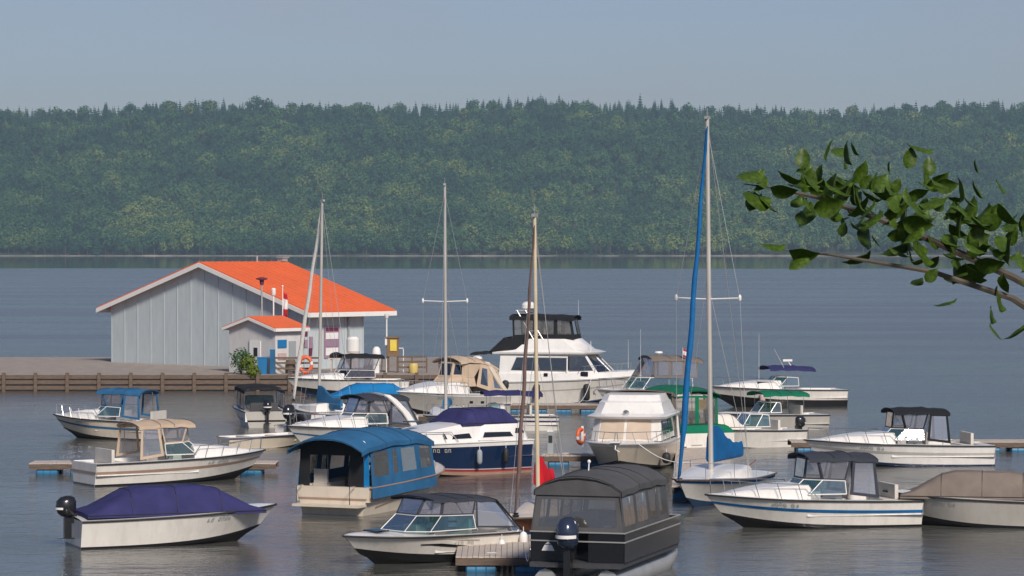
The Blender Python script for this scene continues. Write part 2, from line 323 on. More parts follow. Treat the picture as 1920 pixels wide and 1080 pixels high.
def crown_round(seed, hgt=18.0, rad=6.0, n=330, leaf=1.0, sparse=False):
    r = random.Random(seed); mb = MB(); lumps = []
    for _ in range(9):
        a = r.uniform(0, 6.28); q = rad * 0.55 * r.random() ** 0.5
        lumps.append((q * math.cos(a), q * math.sin(a), hgt * r.uniform(0.42, 0.8), rad * r.uniform(0.38, 0.62)))
    lumps.append((0, 0, hgt * 0.78, rad * 0.55))
    for k in range(n):
        L_ = lumps[k % len(lumps)]
        d = Vector((r.gauss(0, 1), r.gauss(0, 1), r.gauss(0.25, 1))).normalized(); q = L_[3] * r.uniform(0.72, 1.08)
        p = Vector(L_[:3]) + Vector((d.x * q, d.y * q, d.z * q * 0.85))
        nv = (d + Vector((r.uniform(-.7, .7), r.uniform(-.7, .7), r.uniform(-.2, .9)))).normalized()
        u = nv.cross(Vector((0.3, 0.2, 1))).normalized(); v = nv.cross(u); sz = leaf * r.uniform(0.55, 1.2) * (0.45 if sparse else 1)
        mb.face([p + u * sz, p + v * sz * r.uniform(.6, 1), p - u * sz * r.uniform(.6, 1), p - v * sz])
    return mb
def crown_conifer(seed, hgt=22.0, rad=3.4, tiers=11, per=13):
    r = random.Random(seed); mb = MB()
    for t in range(tiers):
        f = t / (tiers - 1); z = hgt * (0.14 + 0.84 * f); q = rad * (1 - f) ** 0.85 + 0.25
        for k in range(per):
            a = 6.283 * k / per + r.uniform(-.25, .25); rr = q * r.uniform(0.7, 1.15)
            c, s = math.cos(a), math.sin(a); wd = 0.30 * rr + 0.35
            mb.face([(0.1 * c, 0.1 * s, z + 0.9), (rr * .6 * c - wd * s, rr * .6 * s + wd * c, z - .1 + r.uniform(-.3, .3)), (rr * c, rr * s, z - .9 - .25 * rr + r.uniform(-.3, .3)), (rr * .6 * c + wd * s, rr * .6 * s - wd * c, z - .1 + r.uniform(-.3, .3))])
    return mb
def trunk(hgt, r0, limbs, seed):
    r = random.Random(seed); mb = MB(); mb.tube([(0, 0, -1), (0.1, 0.05, hgt * .4), (0.15, -.1, hgt * .85)], r0, 6, r1=r0 * .25)
    for _ in range(limbs):
        a = r.uniform(0, 6.28); z = hgt * r.uniform(.3, .6); q = hgt * r.uniform(.15, .26)
        mb.tube([(0.1, 0, z), (q * .6 * math.cos(a), q * .6 * math.sin(a), z + q * .6), (q * math.cos(a), q * math.sin(a), z + q * 1.2)], r0 * .4, 5, r1=r0 * .1)
    return mb
rc = [crown_round(11 + k, 17 + 1.5 * k, 6.6 + .8 * k, 380, 1.15).mesh('crown', LEAF, None) for k in range(4)]
rt = [trunk(17 + 1.5 * k, 0.35, 6, k).mesh('trunk', BARK) for k in range(4)]
cc = [crown_conifer(31 + k, 19 + 3 * k, 4.6 + .6 * k, 9, 14).mesh('crown', NEEDLE, None) for k in range(3)]
ct = [trunk(21 + 3 * k, 0.3, 0, k).mesh('trunk', BARK) for k in range(3)]
dc = [crown_round(61 + k, 15 + 2 * k, 4.2, 420, 0.8, True).mesh('crown', DEAD, None) for k in range(2)]
dt = [trunk(15 + 2 * k, 0.3, 14, 80 + k).mesh('trunk', BARK) for k in range(2)]
# forest as one mass: instances of joined tree meshes
protos = bpy.data.collections.new('forest_kinds')
def joined(name, a, b):
    bm = bmesh.new(); bm.from_mesh(a); n0 = len(bm.faces); bm.from_mesh(b)
    bm.faces.ensure_lookup_table()
    for i, f in enumerate(bm.faces): f.material_index = 0 if i < n0 else 1
    me = bpy.data.meshes.new(name); bm.to_mesh(me); bm.free(); me.materials.append(a.materials[0]); me.materials.append(b.materials[0])
    o = bpy.data.objects.new(name, me); protos.objects.link(o)
for k in range(4): joined('a_round_%d' % k, rc[k], rt[k])
for k in range(3): joined('b_conifer_%d' % k, cc[k], ct[k])
for k in range(2): joined('c_dead_%d' % k, dc[k], dt[k])
pts = []; idx = []; scl = []; rot = []
rnd = random.Random(3)
y = YS + 12
while y < YS + 905:
    sp = 9.5 + (y - YS) * 0.003
    half = 0.1655 * y + 190
    x = -half
    while x < half:
        xx = x + rnd.uniform(-4, 4); yy = y + rnd.uniform(-4, 4); d = yy - shore_y(xx)
        if d > 6:
            nz = mnoise.noise(Vector((xx * .006, yy * .006, 2.0))); f = d / 850
            pc = 0.10 + 0.70 * smooth01((f - 0.55) / 0.4) + 0.25 * nz
            dead = mnoise.noise(Vector((xx * .012, yy * .02, 8.0))) > 0.28 and d < 130 and -60 < xx < 330
            if dead and rnd.random() < .75: k = 7 + rnd.randrange(2)
            elif rnd.random() < pc: k = 4 + rnd.randrange(3)
            else: k = rnd.randrange(4)
            pts.append((xx, yy, hill_z(xx, yy) - .3)); idx.append(k); scl.append(rnd.uniform(.55, 1.5) * (0.8 if k in (4, 5, 6) else 1.0)); rot.append(rnd.uniform(0, 6.28))
        x += sp
    y += sp
me = bpy.data.meshes.new('forest'); me.from_pydata(pts, [], [])
for nm, ty, data in (('kind_index', 'INT', idx), ('tree_scale', 'FLOAT', scl), ('tree_turn', 'FLOAT', rot)):
    at = me.attributes.new(nm, ty, 'POINT'); at.data.foreach_set('value', data)
forest = link('forest', me, kind='stuff')
ng = bpy.data.node_groups.new('scatter_trees', 'GeometryNodeTree')
ng.interface.new_socket('Geometry', in_out='INPUT', socket_type='NodeSocketGeometry'); ng.interface.new_socket('Geometry', in_out='OUTPUT', socket_type='NodeSocketGeometry')
gi = ng.nodes.new('NodeGroupInput'); go = ng.nodes.new('NodeGroupOutput')
iop = ng.nodes.new('GeometryNodeInstanceOnPoints'); ci = ng.nodes.new('GeometryNodeCollectionInfo'); ci.inputs['Collection'].default_value = protos
ci.inputs['Separate Children'].default_value = True; ci.inputs['Reset Children'].default_value = True
def named(nm, ty):
    q = ng.nodes.new('GeometryNodeInputNamedAttribute'); q.data_type = ty; q.inputs['Name'].default_value = nm; return q.outputs['Attribute']
ng.links.new(gi.outputs[0], iop.inputs['Points']); ng.links.new(ci.outputs[0], iop.inputs['Instance']); iop.inputs['Pick Instance'].default_value = True
ng.links.new(named('kind_index', 'INT'), iop.inputs['Instance Index']); ng.links.new(named('tree_scale', 'FLOAT'), iop.inputs['Scale'])
cx_ = ng.nodes.new('ShaderNodeCombineXYZ'); ng.links.new(named('tree_turn', 'FLOAT'), cx_.inputs[2]); ng.links.new(cx_.outputs[0], iop.inputs['Rotation'])
ng.links.new(iop.outputs[0], go.inputs[0])
md = forest.modifiers.new('trees', 'NODES'); md.node_group = ng

# shoreline and ridge trees one can tell apart
def tree(kind, x, y, sc, label, group):
    cr, tr = {'r': (rc, rt), 'c': (cc, ct), 'd': (dc, dt)}[kind]; k = rnd.randrange(len(cr))
    o = thing({'r': 'broadleaf_tree', 'c': 'conifer_tree', 'd': 'bare_tree'}[kind], label, 'tree', (x, y, hill_z(x, y) - .2), rnd.uniform(0, 360), group)
    o.scale = (sc, sc, sc); link('trunk', tr[k], o); link('crown', cr[k], o); return o
def SPOT(px):
    for lim, s_ in ((560, 'bushy green tree above the orange roof ridge'), (606, 'bushy green tree just left of the leftmost mast'), (722, 'bushy green tree right of the leftmost mast'), (838, 'bushy green tree left of the slender grey mast'), (930, 'bushy green tree right of the slender grey mast'), (1016, 'bushy green tree left of the cream mast'), (1130, 'bushy green tree right of the cream mast'), (1230, 'bushy green tree above the yacht bow'), (1335, 'bushy green tree left of the tallest mast'), (1400, 'bushy green tree right of the tallest mast')):
        if px < lim: return s_
    return 'bushy green tree behind the hanging leaves at the right'
def hill_x(px, y): return (px - 960) / F * y
for px in range(452, 1476, 26):
    if 1010 < px < 1330 and rnd.random() < .45: continue
    X = hill_x(px + rnd.uniform(-8, 8), YS); tree('r', X, shore_y(X) + rnd.uniform(5, 9), rnd.uniform(.55, 1.1), SPOT(px) + ', on the far waterline', 'first row of trees along the far shore')
for px in (1118, 1142, 1170, 1192, 1262, 1290, 1318):
    X = hill_x(px, YS); tree('d', X, shore_y(X) + 8, rnd.uniform(.85, 1.1), 'bare greyish pink tree on the far shore ' + ('above the yacht bow' if px < 1230 else 'just left of the tallest mast'), 'bare trees on the far shore')
ORD = 'leftmost second third fourth fifth sixth seventh eighth ninth tenth eleventh twelfth thirteenth fourteenth fifteenth sixteenth seventeenth rightmost'.split()
for ci_, px in enumerate((600, 648, 655, 730, 800, 905, 925, 958, 1010, 1055, 1100, 1153, 1160, 1200, 1240, 1262, 1312, 1335)):
    best = max((((hill_z(hill_x(px, yy), yy) - H) / yy, yy) for yy in range(4100, 4420, 10)))
    X = hill_x(px, best[1]); tree('c', X, best[1], rnd.uniform(.95, 1.35), ORD[ci_] + ' dark conifer spire from the left standing out above the wooded ridge line', 'conifers rising above the ridge')

# near bank under the camera and the tree on it that reaches in from the right
rows = []
for j in range(20):
    yy = -100 + j * 7.2; z = 7.1 - 0.0 * j if yy < 3 else 7.1 - (yy - 3) * 0.24
    rows.append([(xx, yy, z + .25 * mnoise.noise(Vector((xx * .2, yy * .2, 0)))) for xx in range(-60, 61, 6)])
MB().grid(rows).build('ground', mat('bank_grass', (0.06, 0.085, 0.025), 0.95, 0.4, 1.5, 0.5, 8), kind='structure')

# ------------------------------------------------------------------ boat kit
class Hull:
    def __init__(s, L, B, fs, fb, rake=0.9, full=0.55, p=2.2, chine=0.82, tw=0.94):
        s.L, s.B, s.fs, s.fb, s.rake, s.full, s.p, s.ch, s.tw = L, B, fs, fb, rake, full, p, chine, tw
    def b(s, t):
        q = max(0.0, (t - s.full) / (1 - s.full)); a = s.tw + (1 - s.tw) * min(1, t / s.full)
        return s.B / 2 * a * max(0.012, (1 - q ** s.p))
    def zs(s, t): return s.fs + (s.fb - s.fs) * t ** 1.7
    def sheer(s, t, sd=1): return Vector((-s.L / 2 + t * s.L, sd * s.b(t), s.zs(t)))
    def chp(s, t, sd=1): return Vector((-s.L / 2 + t * (s.L - s.rake * .62), sd * s.b(t) * (s.ch - .36 * t ** 2.2), -0.04 + s.fb * .42 * t ** 3.2))
    def keel(s, t): return Vector((-s.L / 2 + t * (s.L - s.rake), 0, -0.4 + (.4 + s.fb * .2) * max(0, (t - .7) / .3) ** 2.2))
    def side(s, t, k, sd=1, off=0.0):
        a, c = s.chp(t, sd), s.sheer(t, sd); q = a.lerp(c, k); q.y = a.y + (c.y - a.y) * k ** 1.15
        if off: q.y += sd * off; q.z += 0
        return q
def hull_parts(root, h, hullm, bottomm, bands=(), railm=None, deckm=None, tc=0.5, sole=0.3, sidedeck=0.22, transom=True, deck_all=False, deck_name='deck'):
    n = 16; T = [i / n for i in range(n + 1)]
    def strip(k0, k1, m, name, off=0.0):
        mb = MB()
        for sd in (1, -1):
            nk = max(2, int(round((k1 - k0) * 14))); rows = [[h.side(t, k0 + (k1 - k0) * j / nk, sd, off) for j in range(nk + 1)] for t in T]
            mb.grid(rows, flip=sd < 0)
        if transom:
            r = [h.side(0, k0 + (k1 - k0) * j / 3, 1) for j in range(4)]; q = [h.side(0, k0 + (k1 - k0) * j / 3, -1) for j in range(4)]
            dx = Vector((-off - .001, 0, 0)); mb.grid([[p + dx for p in r], [p + dx for p in q]])
        return mb.build(name, m, root)
    strip(0, 1, hullm, 'hull')
    for k0, k1, m, name in bands: strip(k0, k1, m, name, 0.014)
    mb = MB()
    for sd in (1, -1): mb.grid([[h.keel(t), h.chp(t, sd)] for t in T])
    mb.face([h.keel(0), h.chp(0, 1), h.chp(0, -1)]); mb.build('hull_bottom', bottomm, root)
    rm = railm or M['rubber']; mb = MB()
    for sd in (1, -1): mb.tube([h.sheer(t, sd) + Vector((0, sd * .012, -.02)) for t in T], .032, 6)
    mb.build('rub_rail', rm, root)
    if deckm:
        mb = MB(); nt_ = 12
        t0 = 0.0 if deck_all else tc
        rows = []
        for i in range(nt_ + 1):
            t = t0 + (1 - t0) * i / nt_; a = h.sheer(t); rows.append([(a.x, a.y * k, a.z + .07 * (1 - k * k) * min(1, a.y * 2)) for k in (1, .6, .2, -.2, -.6, -1)])
        mb.grid(rows)
        if not deck_all:
            for sd in (1, -1):
                rows = []
                for i in range(7):
                    t = tc * i / 6; a = h.sheer(t, sd); y1 = a.y - sd * sidedeck; rows.append([a, (a.x, y1, a.z + .02), (a.x, y1, sole)])
                mb.grid(rows)
            a = h.sheer(tc); b = h.sheer(0); mb.face([(a.x, a.y - sidedeck, sole), (a.x, -a.y + sidedeck, sole), (a.x, -a.y + sidedeck, a.z + .04), (a.x, a.y - sidedeck, a.z + .04)])
            mb.face([(b.x + .02, b.y, b.z), (b.x + .02, -b.y, b.z), (b.x + .02, -b.y, sole), (b.x + .02, b.y, sole)])
            mb.box((b.x + .14, 0, b.z - .03), (.24, b.y * 1.9, .06))
            mb.face([(b.x, b.y, sole), (a.x, a.y - sidedeck, sole), (a.x, -a.y + sidedeck, sole), (b.x, -b.y, sole)])
        mb.build(deck_name, deckm, root)
def patch(root, h, lo, hi, sd, m, name, off=0.024, label=None):      # mark lying on a hull side: lower and upper (t, k) outlines
    mb = MB(); mb.grid([[h.side(t, k, sd, off) for t, k in lo], [h.side(t, k, sd, off) for t, k in hi]]); return mb.build(name, m, root, label=label)
def marks(root, h, t0, k0, sd, m, n=7, wt=0.012, hk=0.09, name='registration_number'):
    mb = MB(); r = random.Random(int(t0 * 1000)); t = t0
    for i in range(n):
        if i != 2:
            for (a, b, c, d) in r.choice([((0, .25, 0, 1), (0, 1, .8, 1), (.75, 1, 0, 1)), ((0, .25, 0, 1), (0, 1, 0, .2), (0, .8, .45, .6)), ((.35, .65, 0, 1), (0, 1, .8, 1)), ((0, 1, 0, .2), (0, 1, .8, 1), (.75, 1, 0, 1), (0, .25, 0, 1))]):
                mb.grid([[h.side(t + wt * a, k0 + hk * c, sd, .026), h.side(t + wt * b, k0 + hk * c, sd, .026)], [h.side(t + wt * a, k0 + hk * d, sd, .026), h.side(t + wt * b, k0 + hk * d, sd, .026)]])
        t += wt * 1.45
    mb.build(name, m, root)
def bow_rail(root, h, t0=.5, ht=.5, n=6, inset=.1, t1=1.0):
    def p(t, sd, z): a = h.sheer(min(t, .985), sd); return Vector((a.x - .05, a.y - sd * min(inset, abs(a.y) * .8), a.z + z))
    mb = MB(); T = [t0 + (t1 - t0) * i / 10 for i in range(11)]
    if t1 >= 1.0: ring = [p(T[0], 1, 0.02)] + [p(t, 1, ht) for t in T[1:]] + [p(t, -1, ht) for t in T[:0:-1]] + [p(T[0], -1, .02)]; mb.tube(ring, .016, 5)
    else:
        for sd in (1, -1): mb.tube([p(t, sd, ht) for t in T], .016, 5)
    for i in range(1, n + 1):
        t = t0 + (t1 - t0) * i / n
        for sd in (1, -1): mb.tube([p(t - .02, sd, 0), p(t, sd, ht)], .013, 5)
    mb.build('bow_rail', M['steel'], root)
def trunk_cabin(root, h, t1, t2, inset, hgt, m, name='cabin', nose=1.6):
    mb = MB(); rows = []
    for i in range(11):
        f = i / 10; t = t1 + (t2 - t1) * f; a = h.sheer(t); w = max(.03, a.y - inset); z = a.z + .01; hh = hgt * max(0, 1 - f ** nose) + .012
        rows.append([(a.x, w, z), (a.x, w - .10 * hh, z + hh * .75), (a.x, w - .28 * hh - .04, z + hh), (a.x, w * .4, z + hh * 1.08), (a.x, -w * .4, z + hh * 1.08), (a.x, -w + .28 * hh + .04, z + hh), (a.x, -w + .10 * hh, z + hh * .75), (a.x, -w, z)])
    mb.grid(rows); mb.face(rows[0]); return mb.build(name, m, root)
def screen(root, bot, top, gm, fm, names=('windshield', 'windshield_pane'), r=.022, closed=False):
    n = len(bot); mb = MB()
    mb.tube(bot, r, 5); mb.tube(top, r, 5)
    for i in range(n): mb.tube([bot[i], top[i]], r * .85, 5)
    fr = mb.build(names[0], fm, root)
    for i in range(n - 1):
        MB().face([bot[i], bot[i + 1], top[i + 1], top[i]]).build(names[1], gm, fr, None)
    return fr
def curtain(root, bot, top, cm, gm, border=.09, skip=(), solid=(), name='side_curtain', bb=None):
    for i in range(len(bot) - 1):
        if i in skip: continue
        a, b, c, d = [Vector(p) for p in (bot[i], bot[i + 1], top[i + 1], top[i])]
        if i in solid: MB().plate([a, b, c, d], .015).build(name, cm, root, None); continue
        wv = ((b - a).length + (c - d).length) / 2; hv = ((d - a).length + (c - b).length) / 2
        fx = min(.4, border / wv); fy = min(.4, border / hv); fb_ = min(.7, (bb if bb is not None else border) / hv)
        def q(u, v): return (a.lerp(b, u)).lerp(d.lerp(c, u), v)
        ia, ib, ic, id_ = q(fx, fb_), q(1 - fx, fb_), q(1 - fx, 1 - fy), q(fx, 1 - fy)
        mb = MB(); mb.plate([a, b, ib, ia], .014); mb.plate([b, c, ic, ib], .014); mb.plate([c, d, id_, ic], .014); mb.plate([d, a, ia, id_], .014)
        fr = mb.build(name, cm, root, None)
        MB().face([ia, ib, ic, id_]).build('window_pane', gm, fr, None)
def canopy(root, x0, x1, w, z0, z1, m, crown=.14, skirt=.10, name='canopy', w1=None, droop=.0, bowed=.05, nx=9):
    rows = []; w1 = w if w1 is None else w1
    for i in range(nx):
        f = i / (nx - 1); x = x0 + (x1 - x0) * f; ww = w + (w1 - w) * f; zz = z0 + (z1 - z0) * f + bowed * math.sin(math.pi * f) - droop * (abs(2 * f - 1) ** 4) + .022 * math.sin(f * math.pi * 6)
        row = [(x, ww * 1.01, zz - skirt)]
        for j in range(9):
            k = 1 - j / 4; row.append((x, ww * k, zz + crown * (1 - abs(k) ** 2.4)))
        row.append((x, -ww * 1.01, zz - skirt)); rows.append(row)
    cv = MB().sheet(rows, .025).build(name, m, root, 50)
    mb = MB()
    for i in (0, nx // 3, nx - 1 - nx // 3, nx - 1): mb.tube([Vector(p) + Vector((0, 0, .008)) for p in rows[i]], .010, 4)
    mb.build('seam', M['rubber'], cv, kind='stuff'); return cv
def hoops(root, xs, w, zb, zt, m=None, lean=0.0, name='frame_hoop'):
    for x in xs:
        mb = MB(); mb.tube([(x + lean, w, zb), (x, w * .98, zt - .15), (x, w * .85, zt), (x, -w * .85, zt), (x, -w * .98, zt - .15), (x + lean, -w, zb)], .014, 5); mb.build(name, m or M['steel'], root)
def outboard(root, x, y, z, m, s=1.0, tilt=0.0):
    e = bpy.data.objects.new('outboard_motor', None); COL.objects.link(e); e.parent = root; e.location = (x, y, z); e.rotation_euler = (0, tilt, 0)
    rows = []
    for zz, a, b, dx in ((-.02, .17, .15, 0), (.06, .25, .2, -.02), (.22, .29, .225, -.04), (.40, .28, .21, -.03), (.50, .20, .15, .0), (.54, .08, .06, .01)):
        rows.append([(s * (dx - .05 + a * math.cos(k * .5236)), s * b * math.sin(k * .5236), s * zz) for k in range(12)])
    mb = MB(); mb.grid(rows, True); mb.face(rows[-1]); mb.face(rows[0]); mb.build('cowling', m, e, 60)
    mb = MB(); mb.box((-.05 * s, 0, -.32 * s), (.2 * s, .14 * s, .62 * s)); mb.box((-.1 * s, 0, -.62 * s), (.42 * s, .3 * s, .025)); mb.build('leg', M['eng_black'], e)
    mb = MB(); mb.box((.12 * s, 0, -.08 * s), (.14 * s, .2 * s, .26 * s)); mb.build('bracket', M['eng_black'], e)
    rows = []
    for k in range(14):
        a = -1.15 + 2.3 * k / 13
        rows.append([(s * (-.09 - .292 * math.cos(a) - .012), s * .232 * math.sin(a), s * zz) for zz in (.17, .20, .23)])
    MB().grid(rows).build('cowling_stripe', M['white'], e)
    return e
def seat(root, c, size, m, name='seat', back=True):
    mb = MB(); mb.box(c, size); 
    if back: mb.box((c[0] - size[0] * .42, c[1], c[2] + size[2] * .5 + .22), (.12, size[1], .5))
    mb.build(name, m, root)
def helm(root, x, y, z, m):
    mb = MB(); mb.box((x, y, z + .35), (.4, .7, .7), taper=.85); mb.build('helm_console', m, root)
    mb = MB(); c = Vector((x - .27, y, z + .68)); mb.tube([c + Vector((.04 * math.cos(k * .7), .19 * math.sin(k * .7), .19 * math.cos(k * .7))) for k in range(10)], .014, 5); mb.build('steering_wheel', M['rubber'], root)
def ws_ring(xf, w, z, xa, cornx=.45, fr=.5):
    return [(xa, w, z), (xf - cornx, w * .97, z), (xf - .06, w * fr, z), (xf - .06, -w * fr, z), (xf - cornx, -w * .97, z), (xa, -w, z)]
def ws_top(ring, rake, hgt, k=.88, aft=0.0):
    return [(p[0] - (rake if 0 < i < len(ring) - 1 else aft), p[1] * k, p[2] + hgt * (.92 if i in (0, len(ring) - 1) else 1)) for i, p in enumerate(ring)]
def at_water(px, py): p = W(px, py, 0); return (p.x, p.y, 0)
def fender(x, y, z, label, m=None, ln=.55, r=.11):
    mb = MB(); mb.lathe((0, 0, -ln), [(r * .25, 0), (r * .75, .04), (r, .12), (r, ln - .12), (r * .75, ln - .04), (r * .25, ln)], 10)
    o = mb.build('fender', m or M['rubber'], None, 50, (x, y, z)); tag(o, label, 'fender', 'fenders hung along the boat sides')
    MB().tube([(0, 0, -.01), (0.0, 0, .14)], .012, 5).build('rope', M['white'], o); return o
def on_boat(root, v):
    c, s = math.cos(root.rotation_euler.z), math.sin(root.rotation_euler.z); v = Vector(v)
    return Vector((root.location.x + c * v.x - s * v.y, root.location.y + s * v.x + c * v.y, root.location.z + v.z))
HAZE = 0.0001
def place(root, px, py, local=(0, 0, 0), z=0.0):           # put a local point of a thing at a place seen in the photograph
    p = W(px, py, z); c, s = math.cos(root.rotation_euler.z), math.sin(root.rotation_euler.z)
    root.location = (p.x - c * local[0] + s * local[1], p.y - s * local[0] - c * local[1], 0); return root
def hump(root, lo, hi, z0, z1, m, name='cockpit_cover', sag=.03, w_end=None):   # fabric cover: lower outline x0,x1,half width; upper outline
    rows = []
    for f, e in ((0, 0), (.12, .55), (.3, .9), (.55, 1.0), (.8, 1.0), (1, 1)):
        pass
    x0, x1, w0 = lo; a0, a1, w1 = hi; R_ = []
    for i in range(13):
        f = i / 12; x = x0 + (x1 - x0) * f
        k = smooth01(min((x - x0) / max(.01, a0 - x0), (x1 - x) / max(.01, x1 - a1), 1.0)) if True else 1
        zt = z0 + .03 + (z1 - z0 - .03) * k + .015 * math.sin(i * 1.9); wt = w0 + (w1 - w0) * k
        R_.append([(x, w0, z0 - .08), (x, w0, z0), (x, lerp(w0, wt, .8), lerp(z0, zt, .72)), (x, wt * .85, zt), (x, wt * .4, zt + .03 - sag * (i % 3)), (x, -wt * .4, zt + .03 - sag * (i % 3)), (x, -wt * .85, zt), (x, -lerp(w0, wt, .8), lerp(z0, zt, .72)), (x, -w0, z0), (x, -w0, z0 - .08)])
    mb = MB(); mb.grid(R_); mb.face(R_[0]); mb.face(R_[-1]); cv = mb.build(name, m, root, 50); mb = MB()
    for i in (3, 6, 9): mb.tube([Vector(p) + Vector((0, 0, .006)) for p in R_[i][1:-1]], .011, 4)
    mb.tube([Vector(r_[1]) + Vector((0, .012, 0)) for r_ in R_], .012, 4); mb.tube([Vector(r_[-2]) - Vector((0, .012, 0)) for r_ in R_], .012, 4)
    mb.build('seam', M['rubber'], cv, kind='stuff'); return cv
def pole_part(root, x, y, z0, z1, name='antenna', r=.012, m=None, lean=0.0):
    MB().tube([(x, y, z0), (x + lean, y, z1)], r, 5, r1=r * .5).build(name, m or M['white'], root)

# ------------------------------------------------------------------ quay, boathouse and the things on it
QZ = 1.0
qm = M['concrete']
q0 = W(905, 703, 0.0); yq = W(700, 703, QZ).y
mb = MB(); mb.box(((-60 + q0.x) / 2, yq + 16, QZ / 2 - .9), (q0.x + 60, 32, QZ + 1.8 - .0)); mb.build('quay', qm, kind='structure')
# timber facing of the quay
facing = thing('quay_facing', 'dark weathered timber facing with posts along the quay edge', 'timber wall', (0, yq - .12, 0))
mb = MB()
for zz in (.2, .55, .88): mb.box((-26 + q0.x / 2 + 2, 0, zz), (46 + q0.x, .10, .24))
mb.build('rail', M['woodd'], facing)
pm = MB().box((0, -.12, .2), (.22, .16, 1.9)).mesh('post', M['woodd'])
for k in range(24): link('post', pm, facing, (-44 + k * 2.0, 0, 0))

# boathouse: ridge along local x, near gable at x = 0, visible slope towards -y
yb = 210.0
rp = A(373, 492, yb); PHI = 47
bh = thing('boathouse', 'pale blue boathouse under a big bright orange metal roof on the quay', 'building', (rp.x, rp.y, QZ), PHI)
c47, s47 = math.cos(R(PHI)), math.sin(R(PHI))
zr = rp.z - QZ; WW = (A(581, 587, yb - 6.2).x - rp.x) / s47
ze = A(581, 586, yb - WW * c47).z - QZ
LR = (A(535, 492, yb + 5).x - rp.x) / c47
mb = MB()
for sd in (1, -1):
    mb.plate([(0, 0, zr), (LR, 0, zr), (LR, sd * WW, ze), (0, sd * WW, ze)], .10)
mb.build('roof', M['roof'], bh, None)
sm = None
mb = MB(); nrm = Vector((0, -(zr - ze), WW)).normalized()
for k in range(int(LR / .6) + 1):
    x = .05 + k * .6
    if x < LR:
        for sd in (1, -1):
            mb.tube([(x, 0, zr + .065), (x, sd * WW, ze + .065)], .028, 4)
mb.build('roof_seam', M['roof'], bh, kind='stuff')
mb = MB()
for sd in (1, -1):
    mb.plate([(-.03, 0, zr - .02), (-.03, sd * (WW + .03), ze - .02), (-.03, sd * (WW + .03), ze - .32), (-.03, 0, zr - .32)], .05)
    mb.plate([(LR + .03, 0, zr - .02), (LR + .03, sd * (WW + .03), ze - .02), (LR + .03, sd * (WW + .03), ze - .32), (LR + .03, 0, zr - .32)], .05)
    mb.box((LR / 2, sd * (WW + .03), ze - .17), (LR - .02, .05, .30))
mb.build('fascia', M['white'], bh, None)
ww, xa, xb = WW - .95, .5, LR - 2.1
def slope_z(y): return zr - .12 - (zr - ze) * abs(y) / WW
mb = MB()
mb.face([(xa, -ww, 0), (xa, ww, 0), (xa, ww, slope_z(ww)), (xa, 0, slope_z(0)), (xa, -ww, slope_z(ww))])
mb.face([(xb, -ww, 0), (xb, ww, 0), (xb, ww, slope_z(ww)), (xb, 0, slope_z(0)), (xb, -ww, slope_z(ww))])
for sd in (1, -1): mb.face([(xa, sd * ww, 0), (xb, sd * ww, 0), (xb, sd * ww, slope_z(ww)), (xa, sd * ww, slope_z(ww))])
mb.build('wall', M['siding'], bh, None)
bt = MB().box((0, 0, .5), (.03, .06, 1)).mesh('batten', M['siding'])
for k in range(15):
    y = -ww + .1 + k * (2 * ww - .2) / 14; b = link('batten', bt, bh, (xa - .026, y, 0)); b.scale = (1, 1, slope_z(y) - .02)
for k in range(4):
    x = xa + .3 + k * (xb - xa - .4) / 3.0; b = link('batten', bt, bh, (x, -ww - .026, 0), (0, 0, R(90))); b.scale = (1, 1, slope_z(ww) - .02)
# notice boards on the side wall
def side_board(x, z, w_, h_, m, name, off=.05, rows=()):
    MB().box((x, -ww - off, z), (w_, .05, h_)).build(name, m, bh, None)
    for (dz, hh, mm) in rows: MB().box((x, -ww - off - .035, z + dz), (w_ * .84, .02, hh)).build('poster_block', mm, bh, None)
bx = lambda px: (A(px, 620, yb - 4).x - rp.x - ww * s47) / c47
side_board((bx(608) + bx(626)) / 2 + .25, 1.75, 1.35, 2.1, M['purple'], 'notice_board', .06, ((.85, .22, M['maroon']), (.42, .42, M['flagwhite']), (-.12, .34, M['purple']), (-.62, .5, M['flagwhite'])))
for px, z, w_, h_, m in ((559, 2.0, .34, .5, M['purple']), (567, 1.95, .36, .55, M['maroon']), (573, 2.35, .24, .3, M['maroon']), (573, 1.7, .30, .5, M['purple']), (582, 1.75, .30, .8, M['purple']), (581, 1.15, .28, .5, M['maroon'])):
    side_board(bx(px + 4), z, w_, h_, m, 'poster')
MB().box((bx(651), -ww - .09, 1.9), (.12, .12, 3.7)).build('downpipe', M['soffit'], bh)
# vents on the ridge
for px, w_ in ((480, .12), (532, .5)):
    x = (A(px, 490, yb + 3).x - rp.x) / c47
    if px == 480: MB().tube([(x, 0, zr), (x, 0, zr + .45)], .07, 8).build('vent_pipe', M['alu'], bh)
    else:
        mb = MB(); mb.box((LR - .35, 0, zr + .16), (.5, .5, .24)); mb.box((LR - .35, 0, zr + .32), (.66, .66, .07)); mb.build('roof_vent', M['alu'], bh, None)

# small hut in front of it
yh = 198.0; hp = A(466, 594, yh)
hut = thing('ticket_hut', 'small white hut with a low orange roof in front of the boathouse gable', 'hut', (hp.x, hp.y, QZ), PHI)
hz = hp.z - QZ; hw = (A(516, 616, yh - 1.6).x - hp.x) / s47; he = A(516, 616, yh - hw * c47).z - QZ; hl = 3.0
mb = MB()
for sd in (1, -1): mb.plate([(0, 0, hz), (hl, 0, hz), (hl, sd * hw, he), (0, sd * hw, he)], .08)
mb.build('roof', M['roof'], hut, None)
mb = MB()
for sd in (1, -1):
    mb.plate([(-.03, 0, hz - .02), (-.03, sd * hw, he - .02), (-.03, sd * hw, he - .2), (-.03, 0, hz - .2)], .04); mb.box((hl / 2, sd * (hw + .03), he - .1), (hl - .02, .04, .2))
mb.build('fascia', M['white'], hut, None)
w2 = hw - .3; mb = MB(); hs = lambda y: hz - .08 - (hz - he) * abs(y) / hw
